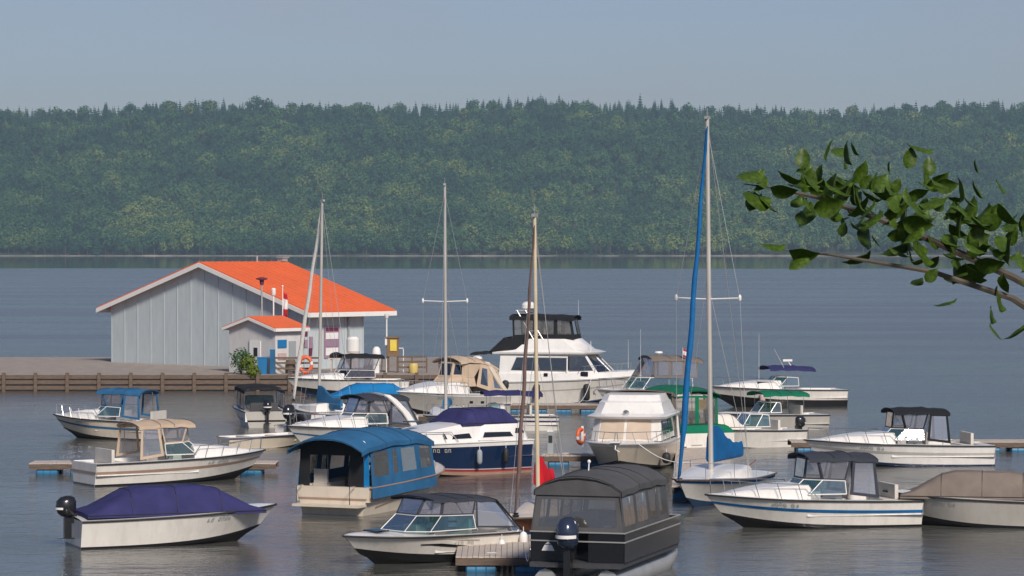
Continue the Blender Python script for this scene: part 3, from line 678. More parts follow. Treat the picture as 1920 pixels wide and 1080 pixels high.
mb.face([(.3, -w2, 0), (.3, w2, 0), (.3, w2, hs(w2)), (.3, 0, hs(0)), (.3, -w2, hs(w2))]); mb.face([(hl - .3, -w2, 0), (hl - .3, w2, 0), (hl - .3, w2, hs(w2)), (hl - .3, 0, hs(0)), (hl - .3, -w2, hs(w2))])
for sd in (1, -1): mb.face([(.3, sd * w2, 0), (hl - .3, sd * w2, 0), (hl - .3, sd * w2, hs(w2)), (.3, sd * w2, hs(w2))])
mb.build('wall', M['hutwall'], hut, None)
d = MB().box((.26, -.35, 1.05), (.06, 1.0, 2.0)).build('door', M['white'], hut, None); MB().box((.22, -.42, 1.35), (.04, .34, .55)).build('window_pane', M['darkglass'], d, None)
MB().box((.235, .16, 1.05), (.07, .05, 2.1)).build('door_frame', M['soffit'], hut, None)
MB().box((.85, -w2 - .04, 1.9), (.75, .06, .5)).build('blue_sign', M['bluesign'], hut, None)
MB().box((.85, -w2 - .04, 1.1), (.7, .06, .4)).build('pink_notice', M['pink_gel'], hut, None)
MB().box((1.75, -w2 - .03, 1.05), (.6, .05, 2.0)).build('side_door', M['soffit'], hut, None)

def lamp(px, pytop, py0, Y, label):
    p = A(px, py0, Y); t = A(px, pytop, Y); hh = t.z - QZ
    o = thing('lamp_post', label, 'lamp post', (p.x, Y, QZ)); MB().tube([(0, 0, 0), (0, 0, hh - .2)], .06, 8, r1=.045).build('pole', M['white'], o)
    mb = MB(); mb.lathe((0, 0, hh - .28), [(.06, 0), (.13, .1), (.15, .3), (.05, .36)], 10); mb.build('lamp_head', M['gelw'], o); return o
lamp(725, 590, 690, 199, 'slim white lamp post at the right end of the quay beside brown cabinet')
lp = thing('lamp_post', 'grey lamp post with flat shade in front of the boathouse gable', 'lamp post', A(491, 690, 200.6)[:2] + (QZ,))
hh = A(491, 522, 200.6).z - QZ; MB().tube([(0, 0, 0), (0, 0, hh)], .06, 8).build('pole', M['alu'], lp)
mb = MB(); mb.lathe((0, 0, hh - .42), [(.12, 0), (.15, .3), (.38, .36), (.38, .42), (.1, .5)], 12); mb.build('lamp_shade', M['maroon'], lp)
lp = thing('vent_post', 'short white capped post rising before the orange roof slope', 'post', A(513, 690, 200.8)[:2] + (QZ,))
hh = A(513, 541, 200.8).z - QZ; MB().tube([(0, 0, 0), (0, 0, hh)], .05, 8).build('pole', M['white'], lp); MB().lathe((0, 0, hh - .45), [(.12, 0), (.15, .05), (.15, .42), (.1, .48)], 10).build('cap', M['white'], lp)
fpx = A(530, 690, 200.9); fp = thing('flagpole', 'white flagpole between the hut and the boathouse', 'flagpole', (fpx.x, fpx.y, QZ))
hh = A(530, 538, 200.9).z - QZ; MB().tube([(0, 0, 0), (0, 0, hh)], .045, 8, r1=.03).build('pole', M['white'], fp); MB().ball((0, 0, hh + .05), .07).build('finial', M['white'], fp)
# drooping flag: red, white, red bands hanging in folds
rows = []; mats_ = []
ft = hh - .35; mb = MB()
for i in range(13):
    f = i / 12; row = []
    for j in range(9):
        u = j / 8; row.append((.05 + .30 * u * (.8 + .2 * math.sin(f * 3)), .09 * math.sin(u * 9 + f * 2.0) * (.4 + u), ft - 1.62 * f - .12 * u * (1 - f)))
    rows.append(row)
for i in range(12):
    mb.grid([rows[i], rows[i + 1]], mi=1 if 3 <= i <= 7 else 0)
fl = mb.build('flag', [M['flagred'], M['flagwhite']], None, 60, (fpx.x, fpx.y, QZ)); md = fl.modifiers.new('thick', 'SOLIDIFY'); md.thickness = .01
tag(fl, 'red and white flag hanging limp in folds from the flagpole', 'flag')

# things along the right end of the quay
def qpos(px, Y): p = A(px, 690, Y); return (p.x, Y, QZ)
t = thing('kiosk_cabinet', 'brown wooden cabinet with a yellow sign on the quay end', 'cabinet', qpos(737, 199)); zt = A(737, 633, 199).z - QZ
mb = MB(); mb.box((0, 0, zt * .72), (.75, .5, zt * .52)); mb.box((0, 0, zt + .02), (.95, .65, .08)); mb.build('body', M['brownbox'], t, None)
mb = MB()
for sx in (-.3, .3): mb.box((sx, 0, zt * .23), (.1, .3, zt * .46))
mb.build('leg', M['woodd'], t, None)
MB().box((.03, -.28, zt * .78), (.42, .04, .72)).build('yellow_sign', M['yellowsign'], t, None)
MB().box((-.44, -.2, zt * .9), (.14, .1, .5)).build('white_box', M['white'], t, None)
t = thing('pipe_stand', 'white bent pipe standing right of the brown cabinet', 'pipe', qpos(754, 199)); MB().tube([(-.3, 0, 1.55), (.05, 0, 1.55), (.08, 0, 1.45), (.08, 0, 0)], .035, 6).build('pipe', M['white'], t)
t = thing('fuel_pump', 'tall rounded white pump cabinet beside the brown cabinet on the quay', 'fuel pump', qpos(706, 198)); zt = A(706, 650, 198).z - QZ
rows = [[(.27 * math.cos(k * .5236) * r_, .22 * math.sin(k * .5236) * r_, z) for k in range(12)] for z, r_ in ((zt * .3, .85), (zt * .35, 1.0), (zt * .75, 1.05), (zt * .93, .85), (zt, .4))]
mb = MB(); mb.grid(rows, True); mb.face(rows[-1]); mb.face(rows[0]); mb.build('body', M['gelw'], t); MB().box((0, 0, zt * .15), (.36, .3, zt * .3)).build('pedestal', M['white'], t); MB().tube([(.3, 0, zt * .7), (.36, -.05, zt * .5), (.33, -.05, .2)], .025, 6).build('hose', M['rubber'], t)
t = thing('water_tank', 'squat white tank by the right wall of the boathouse', 'tank', qpos(662, 197)); zt = A(662, 630, 197).z - QZ
mb = MB(); mb.lathe((0, 0, zt - 1.05), [(.36, 0), (.42, .08), (.42, .85), (.3, 1.0), (.08, 1.06)], 16); mb.build('body', M['gelw'], t); mb = MB(); mb.box((0, 0, (zt - 1.05) / 2), (.8, .8, zt - 1.05)); mb.build('stand', M['wood'], t)
t = thing('picnic_table', 'wooden table with dark grill on top beside the boathouse wall', 'table', qpos(645, 197.3)); mb = MB(); mb.box((0, 0, .95), (2.0, .7, .08)); mb.build('tabletop', M['wood'], t)
for sx in (-.8, .8): MB().box((sx, 0, .455), (.1, .6, .91)).build('leg', M['wood'], t)
t = thing('barbecue_grill', 'small black grill standing on the wooden table', 'grill', (qpos(630, 197.2)[0], 197.2, QZ + .99)); mb = MB(); rows = [[(.42 * math.cos(a), y, .12 + .26 * max(0, math.sin(a))) for a in [k * math.pi / 8 for k in range(9)]] for y in (-.2, .2)]
mb.grid(rows); mb.face(rows[0]); mb.face(rows[1]); mb.build('lid', M['eng_black'], t); MB().box((0, 0, .07), (.8, .4, .12)).build('tray', M['eng_black'], t)
t = thing('blue_bin', 'blue recycling bin with lid at the foot of the hut', 'bin', qpos(492, 196.2)); MB().box((0, 0, .5), (.56, .55, 1.0), taper=1.12).build('body', M['bluesign'], t); MB().box((0, 0, 1.04), (.68, .66, .08)).build('lid', M['bluesign'], t)
t = thing('blue_locker', 'narrow blue locker leaning at the hut corner', 'locker', qpos(511, 196.3)); MB().box((0, 0, .75), (.3, .3, 1.5)).build('body', M['c_blue'], t); MB().box((0, 0, 1.53), (.34, .34, .06)).build('lid', M['bluesign'], t)
def fence(px0, px1, Y, label, hgt=1.1):
    a, b = qpos(px0, Y), qpos(px1, Y); o = thing('wooden_fence', label, 'fence', a); ln = b[0] - a[0]; n = max(2, int(ln / 1.2))
    pm_ = MB().box((0, 0, hgt / 2), (.1, .1, hgt)).mesh('post', M['woodd'])
    for k in range(n + 1): link('post', pm_, o, (ln * k / n, 0, 0))
    rm_ = MB().box((ln / 2, -.065, 0), (ln, .03, .12)).mesh('rail', M['woodd'])
    for z in (.35, .7, 1.02): link('rail', rm_, o, (0, 0, z))
fence(515, 600, 196.4, 'brown post and rail fence along the quay below the boathouse')
fence(745, 800, 198.5, 'low brown rail fence at the right end of the quay', .95)
def liferingmesh(): 
    mb = MB(); R1, r1 = .3, .085
    for k in range(16):
        a0, a1 = k * math.pi / 8, (k + 1) * math.pi / 8
        rows = [[((R1 + r1 * math.cos(b)) * math.cos(a), r1 * math.sin(b), (R1 + r1 * math.cos(b)) * math.sin(a)) for b in [j * math.pi / 4 for j in range(8)]] for a in (a0, a1)]
        mb.grid(rows, True, 1 if k % 8 == 0 else 0)
    return mb.mesh('life_ring', [M['orange'], M['flagwhite']], 60)
lr = liferingmesh()
p = qpos(573, 195.8); t = link('life_ring', lr, None, (p[0], p[1] - .15, QZ + .62)); t.scale = (1.3, 1.3, 1.6); tag(t, 'orange red life ring hanging on the fence below the boathouse', 'life ring')
# stern rail of goods, barrels and boxes on the quay
for px, Y, m, lb, hgt in ((775, 198.0, M['yellow'], 'yellow drum on the quay behind the beige canvas cruiser', .62), (545, 197.2, M['woodd'], 'brown barrel by the fence below the boathouse', .9), (690, 196.8, M['rubber'], 'black drum at the quay edge near the white pump', .55)):
    mb = MB(); mb.lathe((0, 0, 0), [(.26, 0), (.29, .05), (.3, hgt * .5), (.29, hgt - .05), (.26, hgt)], 12); mb.build('body', m, thing('barrel', lb, 'barrel', qpos(px, Y)))
def shrub(px, Y, z, rad, hgt, label, seed, m):
    p = A(px, 690, Y); o = thing('shrub', label, 'shrub', (p.x, Y, z)); r = random.Random(seed); mb = MB()
    for k in range(420):
        d = Vector((r.gauss(0, 1), r.gauss(0, 1), r.gauss(.2, 1))).normalized(); q = r.uniform(.45, 1.05); c = Vector((d.x * rad * q, d.y * rad * q, hgt * .5 + d.z * hgt * .5 * q)); u = Vector((r.gauss(0, 1), r.gauss(0, 1), r.gauss(0, 1))).normalized(); v = u.cross(d).normalized(); s_ = r.uniform(.06, .13)
        mb.face([c + u * s_, c + v * s_ * .6, c - u * s_, c - v * s_ * .6])
    mb.build('foliage', m, o, None); mb = MB()
    for k in range(5): a = k * 1.25; mb.tube([(0, 0, -.1), (rad * .4 * math.cos(a), rad * .4 * math.sin(a), hgt * .6)], .025, 5, r1=.01)
    mb.build('stem', BARK, o)
LIGHTLEAF = leaf_mat('fresh_leaves', (0.10, 0.15, 0.02), (0.15, 0.20, 0.03), (0.24, 0.26, 0.04))
shrub(466, 195.2, QZ, .62, 1.3, 'yellow green shrub at the left edge of the quay below the hut', 4, LIGHTLEAF)
shrub(452, 196.2, QZ, .8, 1.7, 'taller green shrub beside the hut wall left of the blue bin', 5, LEAF)
shrub(476, 194.9, .75, .45, .8, 'low green bush hanging over the quay edge', 6, LIGHTLEAF)

# ------------------------------------------------------------------ floating docks
def dock(px0, py0, px1, py1, width, label, floats=True, zt=.45):
    a, b = W(px0, py0, zt), W(px1, py1, zt); v = b - a; ln = v.length; ang = math.degrees(math.atan2(v.y, v.x))
    o = thing('floating_dock', label, 'dock', (a.x, a.y, 0), ang)
    mb = MB(); n = int(ln / .155); r = random.Random(int(px0))
    for k in range(n):
        x = (k + .5) * ln / n; mb.box((x, 0, zt - .02 + r.uniform(-.004, .004)), (ln / n - .012, width, .04))
    mb.build('deck_planks', M['wood'], o, None, kind='stuff')
    for sd in (1, -1): MB().box((ln / 2, sd * (width / 2 - .04), zt - .15), (ln, .06, .20)).build('side_beam', M['woodd'], o, None)
    if floats:
        fm = MB(); fm.lathe((0, 0, -.42), [(.22, 0), (.27, .04), (.27, .27), (.285, .29), (.27, .31), (.27, .55), (.285, .57), (.27, .59), (.27, .82), (.22, .86)], 12)
        fme = fm.mesh('float_drum', M['bluefloat'])
        for k in range(max(2, int(ln / 1.35))):
            for sd in (1, -1): link('float_drum', fme, o, (.7 + k * 1.35, sd * (width / 2 - .3), .03), (0, R(90), 0))
    cm_ = MB(); cm_.box((0, 0, .03), (.06, .05, .06)); cm_.tube([(-.13, 0, .08), (.13, 0, .08)], .02, 6); cme = cm_.mesh('cleat', M['alu'])
    for k in range(max(2, int(ln / 3))): link('cleat', cme, o, (1 + k * 3, (width / 2 - .15) * (1 if k % 2 else -1), zt))
    return o
dock(940, 757, 1128, 757, 2.0, 'long brown floating dock on blue drums below the flybridge yacht')
dock(1015, 852, 1120, 852, 1.3, 'short finger dock on blue drums right of the red sail')
dock(858, 1022, 1085, 1022, 6.6, 'wide pale plank dock in front between open runabout and pontoon boat')
dock(1312, 912, 1312, 800, 2.0, 'tan finger dock between the white flybridge boat and the green canvas boat')
dock(470, 778, 800, 778, 1.6, 'walkway dock behind the cruisers on the left', True)
dock(60, 866, 520, 866, 1.6, 'long walkway dock between the boats on the left')
dock(1480, 826, 1960, 826, 1.8, 'walkway dock on blue drums at the right behind the black topped cruiser')
dock(1560, 930, 1960, 930, 1.6, 'finger dock in the lower right in front of the black topped cruiser')
p = W(1092, 838, .45)
t = thing('life_ring_post', 'white post with orange life ring holder at the end of the finger dock', 'post', (p.x, p.y, .45)); MB().box((0, 0, .45), (.10, .10, .9)).build('post', M['white'], t)
t = link('life_ring', lr, None, (p.x - .08, p.y - .12, .92), (0, 0, R(62))); tag(t, 'orange life ring on the post left of the white flybridge boat', 'life ring')
p = W(1032, 850, .45); t = thing('power_pedestal', 'grey power pedestal at the left end of the finger dock', 'pedestal', (p.x, p.y, .45)); MB().box((0, 0, .45), (.24, .2, .9)).build('body', M['soffit'], t); MB().box((0, -.11, .6), (.16, .02, .3)).build('panel', M['rubber'], t); MB().box((0, 0, .93), (.28, .24, .06)).build('cap', M['white'], t)
# ------------------------------------------------------------------ boats
# pontoon boat in front
t = thing('pontoon_boat', 'pontoon boat fully enclosed in charcoal canvas with navy outboard, nearest the camera', 'pontoon boat', (0, 0, 0), 73)
q = A(1081, 921, 81.7); c, s = math.cos(R(73)), math.sin(R(73)); t.location = (q.x + 3.0 * c, q.y + 3.0 * s, 0); t.scale = (1, 1, 1.10)
for sd in (1, -1):
    mb = MB(); mb.tube([(-3.0, sd * .85, .12), (2.4, sd * .85, .12), (3.0, sd * .85, .22), (3.35, sd * .85, .38)], .33, 12); mb.build('float_tube', M['alu'], t)
MB().box((0, 0, .56), (6.3, 2.5, .12)).build('deck', M['darkseat'], t)
mb = MB()
for sd in (1, -1): mb.box((.1, sd * 1.27, .98), (6.0, .05, .7))
mb.box((3.1, 0, .98), (.05, 2.5, .7)); mb.box((-2.9, .78, .98), (.05, .96, .7)); mb.box((-2.9, -.78, .98), (.05, .96, .7)); mb.build('fence_panel', M['black_gel'], t, None)
mb = MB()
for z in (1.34, 1.12):
    mb.tube([(-2.93, 1.30, z), (3.13, 1.30, z), (3.13, -1.30, z), (-2.93, -1.30, z)], .02, 5); mb.tube([(-2.935, -1.30, z), (-2.935, 1.30, z)], .02, 5)
mb.build('fence_rail', M['alu'], t)
mb = MB(); mb.plate([(-2.94, .98, .88), (-2.94, .62, .88), (-2.94, .70, 1.02), (-2.94, .90, 1.02)], .01); mb.plate([(-2.941, .88, 1.04), (-2.941, .72, 1.04), (-2.941, .80, 1.10)], .01); mb.build('emblem', M['white'], t, None)
zb, zt = 1.36, 2.28
def rg(x, y, z): return (x, y, z)
L0, L1 = -2.92, 2.0
bot = [(L0, -1.26, zb), (L0, 1.26, zb)]; top = [(L0 + .12, -1.14, zt), (L0 + .12, 1.14, zt)]
curtain(t, bot, top, M['c_grey'], M['vinyldark'], .16, name='stern_panel', bb=.10)
xs = [L0 + .0, -1.5, -.15, .85, L1]
for sd in (1, -1):
    curtain(t, [(x, sd * 1.275, zb) for x in xs], [(x * .985, sd * 1.15, zt + .02) for x in xs], M['c_grey'], M['vinyldark'], .13, solid=(), name='side_curtain')
curtain(t, [(L1, -1.26, zb), (L1, 1.26, zb)], [(L1, -1.13, zt), (L1, 1.13, zt)], M['c_grey'], M['vinyldark'], .16, name='bow_curtain')
canopy(t, L0 + .02, L1 + .1, 1.20, zt + .06, zt + .06, M['c_grey'], .34, .12, bowed=.06)
mb = MB(); mb.tube([(L0 + .12, 1.16, zt - .02), (L0 + .05, .95, zt + .2), (L0 + .04, .5, zt + .32), (L0 + .04, 0, zt + .36), (L0 + .04, -.5, zt + .32), (L0 + .05, -.95, zt + .2), (L0 + .12, -1.16, zt - .02)], .03, 6); mb.build('piping', M['c_black'], t)
mb = MB(); mb.tube([(L0 + .11, -1.1, zt - .02), (L0 + .11, 1.1, zt - .02)], .04, 6); mb.build('canopy_edge', M['c_black'], t)
mb = MB(); rows = []
for j in range(9):
    k = 1 - j / 4; rows.append([(L0 + .055, 1.19 * k, zt - .06), (L0 + .04, 1.19 * k, zt + .05 + .30 * (1 - abs(k) ** 2.4))])
mb.grid(rows); mb.build('canopy_end', M['c_grey'], t)
hoops(t, (-2.0, -.6, .8), 1.2, 1.3, 2.3, M['alu'])
seat(t, (-2.2, .75, .85), (1.2, .6, .45), M['darkseat']); seat(t, (.2, -.8, .85), (1.8, .6, .45), M['darkseat']); seat(t, (1.6, .8, .85), (1.6, .6, .45), M['vinylseat']); helm(t, .6, .6, .62, M['darkseat'])
outboard(t, -3.32, .12, 1.02, M['eng_navy'], 1.35)
mb = MB(); mb.tube([(-1.3, .15, zt + .36), (-1.24, .15, zt + .62)], .018, 6); mb.ball((-1.23, .15, zt + .66), .05); mb.build('stern_light', M['white'], t)

# open runabout with black soft top, bottom left
t = thing('runabout', 'white open runabout with thin dark soft top, blue tinted windscreen and dark swoosh, bottom front', 'motorboat', (0, 0, 0), 220)
h = Hull(5.7, 2.5, .74, .88, .9, p=2.5); place(t, 792, 1050)
hull_parts(t, h, M['gel'], M['black_gel'], ((0, .30, M['black_gel'], 'boot_stripe'),), M['rubber'], M['gelw'], tc=.56)
patch(t, h, [(.28, .46), (.42, .55), (.55, .62), (.68, .66)], [(.28, .52), (.42, .63), (.55, .72), (.68, .70)], 1, M['black_gel'], 'swoosh_graphic'); patch(t, h, [(.30, .78), (.42, .82), (.50, .88)], [(.30, .82), (.42, .88), (.50, .90)], 1, M['grey_gel'], 'swoosh_graphic')
marks(t, h, .34, .66, 1, M['grey_gel'], 6, .016, .12)
mb = MB(); mb.box((1.75, .1, .96), (.45, .62, .04)); mb.build('deck_hatch', M['darkglass'], t)
ws = ws_ring(1.15, 1.1, .92, -1.1, .6); wt = ws_top(ws, .5, .42); screen(t, ws, wt, M['tealglass'], M['gelw'], r=.015)
top_ = [(-1.2, .98, 1.76), (.0, .95, 1.78), (.3, .5, 1.82), (.3, -.5, 1.82), (.0, -.95, 1.78), (-1.2, -.98, 1.76)]
curtain(t, wt, top_, M['c_slate'], M['vinyl'], .05); canopy(t, -1.95, .38, .99, 1.70, 1.80, M['c_slate'], .07, .06, bowed=.04)
for sd in (1, -1): curtain(t, [(-2.65, sd * 1.12, .86), (-1.1, sd * 1.1, .95)], [(-1.9, sd * .98, 1.70), (-1.2, sd * .98, 1.76)], M['c_slate'], M['vinyl'], .06)
hoops(t, (-1.0,), .93, .85, 1.76, M['steel'], -.3); MB().tube([(-1.92, 1.02, 1.70), (-2.75, 1.16, .82)], .03, 6).build('canopy_strap', M['c_black'], t)
seat(t, (-.9, .55, .62), (.5, .55, .3), M['vinylseat']); seat(t, (-.9, -.55, .62), (.5, .55, .3), M['vinylseat']); seat(t, (-2.4, 0, .62), (.55, 1.6, .3), M['vinylseat']); helm(t, -.1, -.5, .3, M['gelw'])
for sd in (1,): mb = MB(); mb.tube([h.sheer(k / 10, 1) + Vector((0, -.1, .09)) for k in (1, 2, 3, 4)], .018, 5); mb.build('grab_rail', M['steel'], t)
fender(*on_boat(t, (-1.9, 1.30, .58)), 'short white fender on the near quarter of the front runabout', M['white'], .4, .1)
fender(*on_boat(t, (-2.75, 1.26, .75)), 'white fender resting at the stern corner of the front runabout', M['white'], .4, .12)

# cream boat with the big blue camper canvas
t = thing('camper_boat', 'cream cabin boat under a tall blue camper canvas with open stern', 'motorboat', (0, 0, 0), 66)
h = Hull(8.2, 2.95, .95, 1.25, 1.0); place(t, 692, 968, (-4.1, -1.38, 0))
hull_parts(t, h, M['cream'], M['bottom'], ((.55, .62, M['tan_gel'], 'stripe'),), M['tan_gel'], M['cream'], tc=.62, sole=.45)
trunk_cabin(t, h, .62, .93, .3, .5, M['gel'])
patch(t, h, [(.1, .25), (.3, .4), (.45, .42)], [(.1, .29), (.3, .45), (.45, .44)], -1, M['tan_gel'], 'swoosh_graphic')
MB().box((-4.35, 0, .34), (.62, 2.5, .08)).build('swim_platform', M['cream'], t)
x0, x1, zb, zt = -3.95, .95, .56, 2.30
xs = [x0, -2.45, -1.75, -.3, x1]
for sd in (-1, 1):
    b_ = [(x, sd * (h.b((x + 4.1) / 8.2) + .06), zb + .03 * i) for i, x in enumerate(xs)]; t_ = [(lerp(x, -1.6, .04), sd * 1.30, zt) for x in xs]
    curtain(t, b_, t_, M['c_blue'], M['vinyldark'], .17, name='side_curtain', bb=.72)
curtain(t, [(x1, -1.32, 1.3), (x1 + .25, -.5, 1.4), (x1 + .25, .5, 1.4), (x1, 1.32, 1.3)], [(x1 - .1, -1.28, zt), (x1 + .02, -.5, zt + .25), (x1 + .02, .5, zt + .25), (x1 - .1, 1.28, zt)], M['c_blue'], M['vinyldark'], .1, name='front_curtain')
canopy(t, -4.7, x1 + .1, 1.40, zt - .02, zt + .0, M['c_blue'], .40, .13, w1=1.34, droop=.10, bowed=.12, nx=13)
hoops(t, (-3.92, -2.0, -.2), 1.28, .75, 2.5, M['alu'])
MB().plate([(x0 - .0, 1.32, .95), (x0 - .0, .95, .95), (x0 - .0, .92, 2.2), (x0 - .0, 1.30, 2.2)], .02).build('stern_panel', M['c_black'], t, None)  # black sheet standing in for the shade inside the open stern
MB().plate([(x0 - .0, -.5, .85), (x0 - .0, -1.1, .85), (x0 - .0, -1.1, 2.28), (x0 - .0, -.62, 2.3)], .02).build('stern_panel', M['c_black'], t, None); MB().plate([(x0 + .02, 1.28, 2.0), (x0 + .02, -1.28, 2.0), (x0 + .02, -1.28, 2.32), (x0 + .02, -.5, 2.58), (x0 + .02, .5, 2.58), (x0 + .02, 1.28, 2.32)], .02).build('stern_shade_sheet', M['c_black'], t, None)  # black sheets added across the opening to darken it like the shaded interior
MB().plate([(x0 - .01, -1.32, .8), (x0 - .01, -1.12, .8), (x0 - .01, -1.12, 2.25), (x0 - .01, -1.30, 2.25)], .02).build('rolled_curtain', M['c_brightblue'], t, None)
seat(t, (-.6, -.7, .85), (.6, .6, .5), M['eng_navy']); seat(t, (-.6, .7, .85), (.6, .6, .5), M['eng_navy']); seat(t, (-2.6, .9, .75), (1.4, .5, .5), M['vinylseat']); helm(t, .2, -.7, .45, M['darkseat'])
mb = MB(); mb.tube([(-4.6, 1.1, .4), (-4.6, 1.1, 1.0), (-4.2, 1.1, 1.0)], .02, 6); mb.tube([(-4.6, -.9, .4), (-4.6, -.9, 1.0), (-4.2, -.9, 1.0)], .02, 6); mb.build('boarding_rail', M['steel'], t)

# navy hulled cruiser
t = thing('navy_cruiser', 'navy blue hulled cruiser with white deck, purple blue cockpit cover and red stripe', 'motorboat', (0, 0, 0), 217)
h = Hull(7.5, 2.75, 1.34, 1.36, 1.1, chine=.86); place(t, 1001, 886, (-3.75, 1.3, 0))
hull_parts(t, h, M['navy_gel'], M['bottom'], ((.0, .10, M['tan_gel'], 'boot_stripe'), (.10, .15, M['red_gel'], 'red_stripe'), (.17, .20, M['pink_gel'], 'pale_stripe'), (.86, 1.0, M['gelw'], 'white_topside')), M['gelw'], M['gelw'], tc=.42, sole=.7)
trunk_cabin(t, h, .30, .93, .16, .72, M['gelw'], nose=1.7)
for x_, w_ in ((.40, .13), (.56, .14)):
    a = h.sheer(x_); b = h.sheer(x_ + w_); MB().face([(a.x, a.y - .165, a.z + .14), (b.x, b.y - .165, b.z + .13), (b.x - .1, b.y - .20, b.z + .30), (a.x + .1, a.y - .20, a.z + .34)]).build('cabin_window', M['darkglass'], t, None)
mb = MB(); mb.box((1.3, 0, 2.16), (.5, .55, .04)); mb.build('deck_hatch', M['darkglass'], t)
hump(t, (-3.1, -.35, 1.14), (-2.6, -1.0, .95), 2.06, 2.58, M['c_navy'], 'cockpit_cover')
hump(t, (-3.85, -3.05, .75), (-3.6, -3.3, .6), 1.25, 1.75, M['c_navy'], 'stern_cover')
rows = []
for x0_, x1_, w_, z in ((-3.7, -.7, 1.26, 1.30), (-3.66, -.75, 1.25, 1.45), (-3.5, -.95, 1.20, 1.85), (-3.36, -1.0, 1.13, 2.02), (-3.2, -1.1, 1.04, 2.08)):
    rows.append([(x0_, w_ * .8, z), (x0_ + .25, w_, z), (x1_ - .4, w_, z), (x1_, w_ * .7, z), (x1_ + .1, 0, z), (x1_, -w_ * .7, z), (x1_ - .4, -w_, z), (x0_ + .25, -w_, z), (x0_, -w_ * .8, z)])
mb = MB(); mb.grid(rows, True); mb.face(rows[-1]); mb.build('coaming', M['gelw'], t, 40)
MB().plate([(-2.75, 1.256, 1.50), (-1.25, 1.256, 1.50), (-1.35, 1.232, 1.70), (-2.60, 1.232, 1.68)], .02).build('cabin_window', M['darkglass'], t, None)
MB().plate([(-3.3, 1.245, 1.62), (-2.85, 1.245, 1.62), (-2.9, 1.222, 1.82), (-3.22, 1.222, 1.80)], .02).build('cabin_window', M['darkglass'], t, None)
MB().tube([(-3.6, 1.235, 1.32), (-1.0, 1.25, 1.38)], .02, 5).build('moulding', M['grey_gel'], t)
marks(t, h, .56, .70, 1, M['grey_gel'], 7, .016, .11)
bow_rail(t, h, .5, .42, 5)
for x_, lb in ((-.9, 'grey fender amidships on the navy hulled cruiser'), (-2.2, 'dark fender nearest the stern of the navy hulled cruiser')):
    fender(*on_boat(t, (x_, 1.50, 1.05)), lb, M['soffit'] if x_ > -1 else M['rubber'], .6, .11)

# white boat behind it with a navy bimini
t = thing('bimini_boat', 'small white boat with a flat navy bimini behind the navy hulled cruiser', 'motorboat', (0, 0, 0), 186)
h = Hull(5.6, 2.3, .7, .9, .8); place(t, 938, 806)
hull_parts(t, h, M['gel'], M['bluebot'], ((.62, .72, M['c_navy'], 'stripe'),), M['rubber'], M['gel'], tc=.6)
ws = ws_ring(.9, .95, .85, .1); screen(t, ws, ws_top(ws, .3, .45), M['tealglass'], M['steel'])
canopy(t, -2.0, .9, 1.0, 1.78, 1.84, M['c_navy'], .10, .10); hoops(t, (-1.6, -.4, .6), .98, .75, 1.85, M['steel']); helm(t, .1, 0, .3, M['gelw']); seat(t, (-1.2, 0, .62), (.6, 1.3, .3), M['vinylseat'])
MB().box((.2, 0, .95), (.9, .8, .7), taper=.8).build('console', M['gelw'], t, 40)

# white express cruiser with slate canvas and white arch
t = thing('express_cruiser', 'white express cruiser with slate canvas, green tinted windscreen and white radar arch', 'motorboat', (0, 0, 0), 212)
h = Hull(7.0, 2.8, 1.0, 1.2, 1.1); place(t, 668, 844)
hull_parts(t, h, M['gel'], M['bluebot'], ((.5, .58, M['c_blue'], 'stripe'),), M['rubber'], M['gelw'], tc=.5, sole=.5)
trunk_cabin(t, h, .50, .95, .28, .45, M['gelw'])
ws = ws_ring(1.0, 1.12, 1.22, -1.0, .55); wt = ws_top(ws, .55, .46); screen(t, ws, wt, M['greenglass'], M['gelw'], r=.028)
tp = [(-1.7, 1.05, 2.28), (-.1, 1.02, 2.32), (.1, .5, 2.36), (.1, -.5, 2.36), (-.1, -1.02, 2.32), (-1.7, -1.05, 2.28)]
curtain(t, wt, tp, M['c_slate'], M['vinyl'], .06)
for sd in (1, -1): curtain(t, [(-2.6, sd * 1.25, 1.05), (-1.0, sd * 1.2, 1.2)], [(-1.95, sd * 1.08, 2.26), (-1.2, sd * 1.05, 2.3)], M['c_slate'], M['vinyl'], .1)
curtain(t, [(-2.6, -1.25, 1.05), (-2.6, 1.25, 1.05)], [(-2.0, -1.08, 2.26), (-2.0, 1.08, 2.26)], M['c_slate'], M['vinyl'], .1, name='stern_panel')
canopy(t, -2.1, .2, 1.10, 2.28, 2.33, M['c_slate'], .14, .09, bowed=.05)
mb = MB(); prof = [(x_ + .75, y_, z_) for x_, y_, z_ in ((-3.0, 1.34, 1.05), (-2.55, 1.30, 1.7), (-2.0, 1.22, 2.25), (-1.75, 1.0, 2.47), (-1.72, 0, 2.53), (-1.75, -1.0, 2.47), (-2.0, -1.22, 2.25), (-2.55, -1.30, 1.7), (-3.0, -1.34, 1.05))]
rows = [[(x - .16, y, z), (x + .16, y, z + .03), (x + .15, y * .96, z - .04), (x - .15, y * .96, z - .06)] for x, y, z in prof]; mb.grid(rows, True); mb.build('radar_arch', M['gelw'], t)
bow_rail(t, h, .45, .55, 6); seat(t, (-.9, .6, .85), (.5, .5, .4), M['vinylseat']); seat(t, (-2.3, 0, .85), (.6, 2.0, .4), M['vinylseat']); helm(t, -.4, -.6, .5, M['gelw'])
for x_, sd in ((2.6, 1),): mb = MB(); mb.box((2.0, 0, 1.66), (.5, .5, .04)); mb.build('deck_hatch', M['darkglass'], t)

